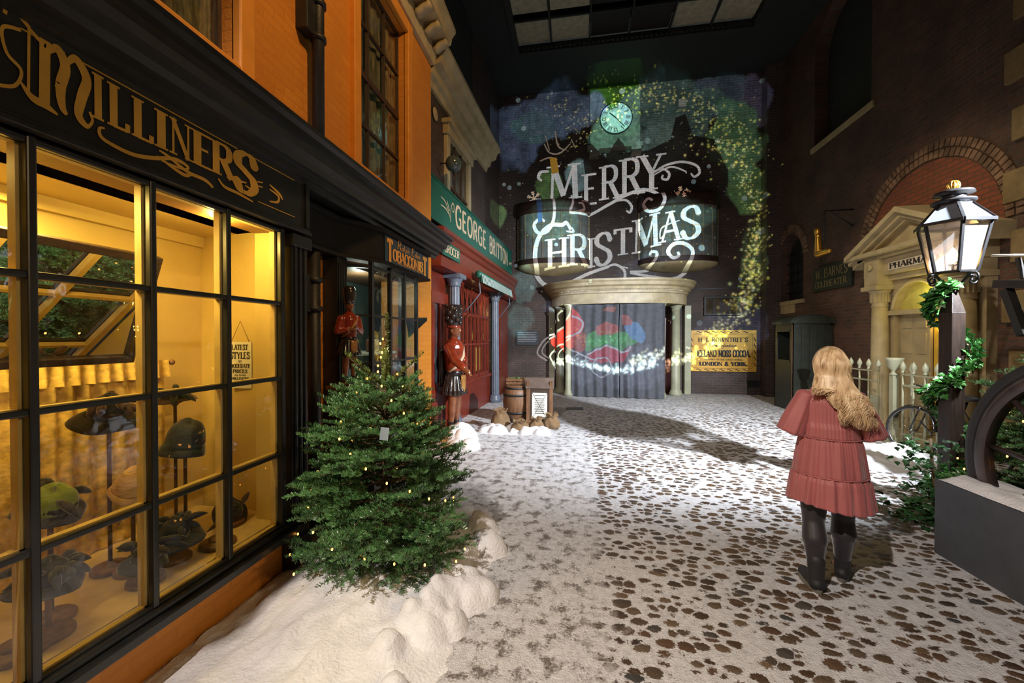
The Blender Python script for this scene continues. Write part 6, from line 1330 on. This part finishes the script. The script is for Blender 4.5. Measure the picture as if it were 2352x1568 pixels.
# ================================================================== carved highlander figures
M['cskin'] = mat('varnished carved wood face', (.20,.07,.03), .2, var=.3, coat=.6); M['cred'] = mat('varnished red carved coat', (.22,.028,.01), .18, var=.35, coat=.7); M['cblack'] = mat('black carved wood', (.02,.014,.012), .22, var=.3, bump=.3, bs=25, coat=.5); M['cochre'] = mat('ochre carved wood', (.33,.16,.04), .3, var=.3, coat=.3); M['cbelt'] = mat('pale painted belt', (.6,.45,.3), .4)
def highlander(P, H, face, label, pose, g='carved highlander shop figures'):
    t = thing('carved_highlander', label, 'carved figure', P); Rz = Matrix.Translation(P) @ Matrix.Rotation(face, 4, 'Z') @ Matrix.Scale(H, 4)   # figure faces local +X, total height about 1 with hat
    b = MB(Rz)
    b.cap((0,0,.44),(0,0,.66),.062,.078).sph((0,0,.665),.08,16,10,(.75,1.15,.6)).cap((0,0,.70),(0,0,.77),.028,.026).sph((.008,0,.805),.05,16,12,(1,.82,1.18)).sph((.058,0,.80),.011,8,6,(1.1,.7,1.3)).sph((.045,0,.778),.02,10,6,(.8,.9,.5)).sph((.03,0,.762),.02).sph((.05,0,.817),.018,8,6,(.5,1.6,.35))
    for s in (-1, 1):
        hip = Vector((0,s*.035,.42)); kn = Vector((.012,s*.042,.26)); an = Vector((-.005,s*.045,.05)); b.cap(hip, kn, .045, .032).cap(kn, kn.lerp(an,.35), .034, .034).cap(kn.lerp(an,.35), an, .034, .02).cap(an, an+Vector((.055,s*.008,-.025)), .022, .016); b.sph((0.0,s*.045,.80), .012,8,6,(.7,.4,1.2))
        sh = Vector((0,s*.088,.665))
        if pose == 'snuff': el = Vector((.0,s*.125,.54)); ha = Vector((.085,s*.03,.565+.01*s))
        else: el = Vector((.03,s*.12,.54)) if s > 0 else Vector((.08,s*.13,.57)); ha = Vector((.08,.04,.50)) if s > 0 else Vector((.19,-.16,.50))
        b.cap(sh, el, .034, .028).cap(el, ha, .028, .019)
        fd = (ha-el).normalized(); b.cap(ha, ha+fd*.025, .018, .017)
        for k in range(4): o_ = Vector((0,0,1)).cross(fd).normalized()*(.007*(k-1.5)); b.cap(ha+fd*.03+o_, ha+fd*.052+o_-Vector((0,0,.010)), .0055, .005, 8)
        b.cap(ha+fd*.012+Vector((0,0,.012)), ha+fd*.034+Vector((0,0,.024)), .006, .005, 8)
    body = remesh(b.build('body', M['cskin'], t), .006*H, 3)
    c = MB(Rz)
    c.cap((0,0,.46),(0,0,.66),.068,.084).sph((0,0,.668),.086,16,10,(.76,1.17,.55)); c.cap((0,0,.715),(0,0,.73),.036,.034)
    for s in (-1, 1):
        sh = Vector((0,s*.088,.665)); el = Vector((.0,s*.125,.54)) if pose == 'snuff' else (Vector((.03,s*.12,.54)) if s > 0 else Vector((.08,s*.13,.57))); ha = Vector((.085,s*.03,.565+.01*s)) if pose == 'snuff' else (Vector((.08,.04,.50)) if s > 0 else Vector((.19,-.16,.50)))
        c.cap(sh, el, .042, .036).cap(el, el.lerp(ha,.72), .035, .028).sph(sh, .045, 12, 8, (1,1,.6))
    remesh(c.build('coat', M['cred'], t), .006*H, 3)
    k = MB(Rz); k.grid(lambda u, v: ((.062+.035*v)*(1+.09*math.sin(u*2*PI*18)*v)*math.cos(u*2*PI), (.072+.04*v)*(1+.09*math.sin(u*2*PI*18)*v)*math.sin(u*2*PI), .47-.17*v), 108, 6, closed_u=True).build('kilt', M['cblack'], t, solid=.01*H)
    MB(Rz).lathe([(.07,.455),(.075,.46),(.075,.48),(.07,.485)], (0,0,0), 20).build('belt', M['cblack'], t)
    MB(Rz).grid(lambda u, v: (.082+.012*math.sin(PI*u), -.035+.07*u, .45-.13*v), 8, 6).build('sporran', M['cochre'], t, solid=.012*H)
    MB(Rz).tube([(.0,.085,.70),(.06,.05,.665),(.085,0,.60),(.07,-.05,.53),(.0,-.08,.48)], .012, 8).build('cross_belt', M['cbelt'] if pose != 'snuff' else M['cochre'], t)
    h = MB(Rz); h.lathe([(.046,.825),(.054,.83),(.056,.87),(.064,.93),(.066,.97),(.05,1.0),(.02,1.01),(0,1.012)], (0,0,0), 24)
    if pose != 'snuff':
        for q in range(26): a = q*2.4; z = .86+.14*(q/26); h.sph((.055*math.cos(a), .055*math.sin(a), z), .022, 8, 6)
    h.build('feather_bonnet', M['cblack'], t); MB(Rz).lathe([(.05,.82),(.056,.822),(.056,.84),(.05,.842)], (0,0,0), 24).build('hat_band', M['cred'] if pose != 'snuff' else M['cblack'], t)
    for s in (-1, 1):
        an = Vector((-.005,s*.045,.05)); f = MB(Rz); f.cap(an+Vector((0,0,.0)), an+Vector((.06,s*.01,-.028)), .026, .02).cap(an, an+Vector((0,0,.03)), .025, .027).build('shoe', M['cblack'], t)
        e = MB(Rz)
        e.sph((.052,s*.018,.812), .006, 8, 6)
        e.build('eye', M['cblack'], t)
    MB(Rz).grid(lambda u, v: (-.07-.01*math.sin(u*20), -.1+.16*u, .66-.3*v), 20, 8).build('plaid', M['cblack'], t, solid=.012*H)
    MB(Rz).lathe([(.11,0),(.115,.01),(.11,.022)], (0,0,0), 24).build('base', M['wood'], t)
    return t
q = onX(800, 880, -2.06); highlander(Vector((-2.08, 3.40, 1.27)), .90, math.radians(-28), 'small carved highlander figure in red coat on bracket by tobacconist window', 'snuff')
mb = MB().box((-2.24,3.27,1.22),(-1.95,3.53,1.262)).box((-2.24,3.36,1.06),(-2.10,3.44,1.22)); tag(mb.build('wall_shelf', M['wood'], bevel=.01), 'brown wooden bracket shelf carrying the small carved highlander', 'shelf')
highlander(Vector((-2.13, 6.72, .06)), 2.20, math.radians(-10), 'life-size carved highlander with outstretched arm by the grocers column', 'reach')
tag(MB().box((-2.42,6.44,0),(-1.85,7.0,.055)).build('plinth', M['darkwood'], bevel=.01), 'low dark plinth under the life-size carved highlander', 'plinth')
# ================================================================== the woman in the pink dress, seen from behind
lf_ = onZ(1872, 1350, 0); rf_ = onZ(1932, 1326, 0); WP = (lf_+rf_)/2; face = math.radians(76)      # she looks down the street
WM = Matrix.Translation(WP) @ Matrix.Rotation(face-PI/2, 4, 'Z')                                         # local: +Y is ahead, +X her right
t = thing('person', 'long haired blonde woman in dusty pink velvet dress, standing, seen from behind', 'person', WP)
M['skin'] = mat('skin', (.62,.36,.26), .45, var=.06); M['velvet'] = mat('dusty pink velvet', (.37,.105,.10), .6, var=.12, vs=5, sheen=.45, bump=.08, bs=60)
M['tights'] = mat('black tights', (.022,.018,.022), .55, sheen=.7, var=.1); M['boot'] = mat('black suede boots', (.016,.015,.017), .6, var=.3, bump=.2, bs=90); M['sole'] = mat('grey boot sole', (.16,.15,.12), .6)
L0 = WM.inverted() @ lf_; R0 = WM.inverted() @ rf_; L0.z = R0.z = 0
b = MB(WM)
b.cap((0,0,.86),(0,-.005,1.0),.12,.10).cap((0,-.005,1.0),(0,.01,1.22),.10,.09).sph((0,0,1.25),.11,20,12,(1.2,.62,.62)).cap((0,0,1.34),(0,.01,1.43),.052,.048)
b.sph((0,.015,1.515),.086,24,16,(.86,1.05,1.25)).sph((0,.10,1.495),.015,10,8,(.8,1,1.4)).sph((0,.085,1.455),.03,12,8,(1,.5,.35)).sph((0,.07,1.425),.035,12,8,(1,.8,.7))
for s in (-1, 1):
    F0 = L0 if s < 0 else R0
    hip = Vector((s*.085,0,.82)); kn = Vector((F0.x*.95+s*.004, .015+F0.y*.6, .44)); an = Vector((F0.x, F0.y-.015, .09))
    b.cap(hip, kn, .095, .056); cf = kn.lerp(an, .33)+Vector((0,-.018,0)); b.cap(kn, cf, .056, .062).cap(cf, an, .060, .036).cap(an, an+Vector((s*.01,.13,-.045)), .036, .03)
    b.sph((s*.073,.01,1.505),.018,10,8,(.5,1,1.5))
    sh = Vector((s*.145,-.005,1.28)); el = Vector((s*.215,-.01,1.05)); ha = Vector((s*.07,.23,1.14)); b.cap(sh, el, .043, .040).cap(el, ha, .042, .028)
    fd = (ha-el).normalized(); pc = ha+fd*.045; b.cap(ha, pc+fd*.02, .027, .03); sd = Vector((0,0,1)).cross(fd).normalized()
    up2 = fd.cross(sd).normalized()
    for k, ln in enumerate((.062,.072,.068,.055)):
        o_ = up2*(.019*(1.5-k)); p1 = pc+fd*.03+o_; p2 = p1+fd*ln*.5+Vector((-s*.012,0,0)); p3 = p2+(fd*.4+Vector((-s*.6,0,0)))*ln*.5; b.cap(p1, p2, .0088, .0082, 10).cap(p2, p3, .0082, .0072, 10)
    th0 = pc-fd*.02+up2*.026; b.cap(th0, th0+(fd*.5+up2*.7)*.045, .011, .0095, 10).cap(th0+(fd*.5+up2*.7)*.045, th0+(fd*.9+up2*.75)*.065, .0092, .008, 10)
body = remesh(b.build('body', M['skin'], t), .0065, 4)
for s in (-1, 1):
    e = MB(WM).sph((s*.032,.093,1.52), .012, 10, 8); e.build('eye', M['white'], t)
tg = MB(WM)
for s in (-1, 1):
    F0 = L0 if s < 0 else R0
    hip = Vector((s*.085,0,.80)); kn = Vector((F0.x*.95+s*.004, .015+F0.y*.6, .44)); an = Vector((F0.x, F0.y-.015, .10)); cf = kn.lerp(an, .33)+Vector((0,-.018,0)); tg.cap(hip, kn, .109, .066).cap(kn, cf, .064, .076).cap(cf, cf.lerp(an,.45), .073, .056).cap(cf.lerp(an,.45), an, .056, .042)
remesh(tg.build('tights', M['tights'], t), .008, 4)
for s in (-1, 1):
    F0 = L0 if s < 0 else R0; an = Vector((F0.x, F0.y-.02, .05)); bt = MB(WM); tw = s*.25+.05; fwd = Vector((math.sin(tw), math.cos(tw), 0))
    bt.cap(an+Vector((0,0,.0)), an+Vector((0,.0,.15)), .046, .050).cap(an, an+fwd*.15-Vector((0,0,.012)), .044, .036).sph(an-fwd*.015, .047).cap(an+fwd*.06, an+fwd*.16-Vector((0,0,.01)), .045, .036)
    bo = remesh(bt.build('ankle_boot', M['boot'], t), .007, 3)
    so = MB(WM); poly = []
    for k in range(28): a = k*2*PI/28; q_ = an+fwd*(.075+.135*math.sin(a))+Vector((fwd.y,-fwd.x,0))*(.047*math.cos(a)*(1 if math.sin(a) > -.2 else .85)); poly.append((q_.x, q_.y))
    so.prism(poly, .028, z0=.0).build('sole', M['sole'], bo)
rw = random.Random(7); fz = [(rw.uniform(0,2*PI), rw.uniform(.5,1.3)) for _ in range(8)]
def dress_r(z, a):
    # back is -Y: silhouette half width (x) and half depth (y)
    tb = [(1.35,.08,.058),(1.32,.14,.09),(1.26,.162,.115),(1.18,.158,.122),(1.08,.160,.128),(1.02,.166,.134),(.98,.178,.145),(.90,.19,.158),(.80,.203,.17),(.765,.206,.174),(.73,.222,.19),(.64,.234,.20),(.55,.246,.21)]
    for (z1, x1, y1), (z2, x2, y2) in zip(tb, tb[1:]):
        if z <= z1 and z >= z2: k = (z1-z)/(z1-z2); return x1+(x2-x1)*k, y1+(y2-y1)*k
    return tb[-1][1:] if z < .6 else tb[0][1:]
def tier(z0, z1, amp, nf, ph, name, flare=0, par_=None, low=None):
    def f(u, v):
        a = u*2*PI; z = z0+(z1-z0)*v; rx, ry = dress_r(z, a); w = v**.6
        pl_ = amp*(.35+.65*w)*(math.sin(nf*a+ph+1.2*math.sin(3*a))+.45*math.sin(nf*1.7*a+2*ph))+.0022*(1-w)*math.sin(61*a+2*math.sin(5*a))*(1 if z0 < 1.1 else 0)+.0015*math.sin(41*a+ph+3*math.sin(4*a))*w
        zz = z+(.018*math.sin(2*a+.5)-.015*math.sin(a) if low else 0)*v
        return ((rx+pl_)*math.cos(a), (ry+pl_)*math.sin(a)+(.012 if z > 1.1 else 0), zz)
    return MB(WM).grid(f, 260, 22, closed_u=True).build(name, M['velvet'], par_ or t, solid=.004)
dr = tier(1.355, 1.015, .003, 9, .3, 'dress'); tier(1.02, .765, .0055, 13, 1.1, 'middle_tier', par_=dr); tier(.772, .555, .008, 19, 2.0, 'hem_tier', par_=dr, low=True)
for z in (1.017, .768):
    MB(WM).tube([((dress_r(z,0)[0]+.006+.003*math.sin(60*k))*math.cos(k*2*PI/90), (dress_r(z,0)[1]+.006+.003*math.sin(60*k))*math.sin(k*2*PI/90), z) for k in range(91)], .0045, 6, cap=False).build('gathered_seam', M['velvet'], dr)
for s in (-1, 1):
    sh = Vector((s*.125,-.003,1.335)); el = Vector((s*.232,-.01,1.03)); ax = (el-sh); 
    def f(u, v, s=s, sh=sh, ax=ax):
        a = u*2*PI; c = sh+ax*v; r = .050+.022*math.sin(min(1, v*1.3)*PI/2)+.014*v; r *= 1+.07*math.sin(7*a+s)*v+.03*math.sin(13*a)*v
        r *= 1.12-.12*min(1, v*4)
        if v < .09: r *= math.sin(PI/2*max(.02, v/.09))
        d_ = ax.normalized(); x = Vector((0,1,0)); y = d_.cross(x).normalized(); return c+(x*math.cos(a)*r*1.0+y*math.sin(a)*r*.9)
    MB(WM).grid(f, 90, 22, closed_u=True).build('sleeve', M['velvet'], dr, solid=.004)
# hair
mh, nt, bb = base('blonde hair'); Lk = nt.links; tc = nd(nt, 'ShaderNodeTexCoord'); mp = nd(nt, 'ShaderNodeMapping'); mp.inputs['Scale'].default_value = (60,60,3); Lk.new(tc.outputs['Object'], mp.inputs[0]); nz = nd(nt, 'ShaderNodeTexNoise'); nz.inputs['Scale'].default_value = 1.5; Lk.new(mp.outputs[0], nz.inputs['Vector'])
rp = ramp(nt, [(.3,(.26,.15,.07)),(.5,(.60,.41,.21)),(.7,(.85,.66,.40))]); Lk.new(nz.outputs['Fac'], rp.inputs[0]); Lk.new(rp.outputs[0], bb.inputs['Base Color']); bb.inputs['Roughness'].default_value = .38; bb.inputs['Specular IOR Level'].default_value = .6
hb = MB(WM); hb.sph((0,.0,1.525),.094,24,16,(.93,1.02,1.12)).sph((0,-.035,1.47),.080,20,14,(1.05,.85,1.1))
hb.cap((-.05,-.05,1.46),(-.085,-.075,1.345),.05,.038).cap((0,-.055,1.46),(.0,-.09,1.33),.06,.045).cap((.05,-.05,1.46),(.075,-.095,1.31),.052,.046).cap((.075,-.095,1.31),(.105,-.135,1.20),.046,.032).cap((.105,-.135,1.20),(.12,-.14,1.11),.030,.012).cap((.03,-.10,1.33),(.06,-.135,1.2),.036,.02)
hair = remesh(hb.build('hair', mh, t), .008, 6)
rh = random.Random(3); st = MB(WM)
clumps = [(.10+.045*rh.uniform(-1.6,1.6), rh.uniform(.12,.295), rh.uniform(.009,.022), rh.uniform(0,6.3), rh.uniform(1.6,2.6)) for _ in range(26)]
for k in range(1150):
    a = rh.uniform(-2.3,2.3); th = rh.uniform(.02,1.3)
    root = Vector((.093*math.sin(th)*math.sin(a), -.102*math.sin(th)*math.cos(a), 1.528+.112*math.cos(th)))
    sx = math.sin(a)*math.sin(th)**.5; fl = Vector((.102*sx, -.035-.085*math.sqrt(max(0, 1-sx*sx)), 1.445)); right = rh.random() < .66
    cx_, cl_, ca_, cph, cfr = clumps[min(25, max(0, int(13+sx*11+rh.gauss(0,3))))]
    if right: ex = cx_*.75+.04+.035*sx+rh.gauss(0,.006); L = cl_*rh.uniform(.82,1.02); ey = -.158-.012*rh.random()
    else: ex = -.045+.09*sx+rh.gauss(0,.012); L = rh.uniform(.02,.075); ey = -.115-.03*rh.random()
    midp = Vector((fl.x*.8+ex*.2, -.045-.095*math.sqrt(max(0,1-min(1,abs(sx))**2))-.012, 1.365)); end = Vector((ex, ey, 1.385-L)); amp = .010+.014*rh.random() if right else .005; ph = rh.uniform(0,6); fr = rh.uniform(1.5,2.4); pts = []; nn_ = 24
    if right: amp = ca_; ph = cph+rh.gauss(0,.22); fr = cfr
    ctrl = [root, root.lerp(fl,.5)+Vector((fl.x*.10,-.022*math.cos(a)*.8,.015)), fl, midp, midp.lerp(end,.5)+Vector((0,-.008,0)), end]
    for j in range(nn_):
        v = j/(nn_-1)*5; i_ = min(4, int(v)); f_ = v-i_; p0 = ctrl[max(0,i_-1)]; p1 = ctrl[i_]; p2 = ctrl[i_+1]; p3 = ctrl[min(5,i_+2)]
        q_ = .5*((2*p1)+(p2-p0)*f_+(2*p0-5*p1+4*p2-p3)*f_*f_+(3*p1-p0-3*p2+p3)*f_**3)
        w = max(0, (v/5-.55)/.45); q_ = q_+Vector((math.sin(fr*w*6+ph)*amp*w**.7*1.4, math.cos(fr*w*6+ph)*amp*w*.8, 0)); pts.append(q_)
    rr0 = rh.uniform(.0022,.0040); st.tube(pts, [rr0]*18+[rr0*(1-.15*z_) for z_ in range(1,7)], 4)
mh2 = mh.copy(); mh2.name = 'blonde hair lengths'
for n_ in mh2.node_tree.nodes:
    if n_.type == 'MAPPING': n_.inputs['Scale'].default_value = (22,22,5)
    if n_.type == 'VALTORGB':
        for e_, c_ in zip(n_.color_ramp.elements, ((.42,.26,.13),(.66,.46,.25),(.88,.70,.44))): e_.color = (*c_, 1)
st.build('hair_locks', mh2, hair)
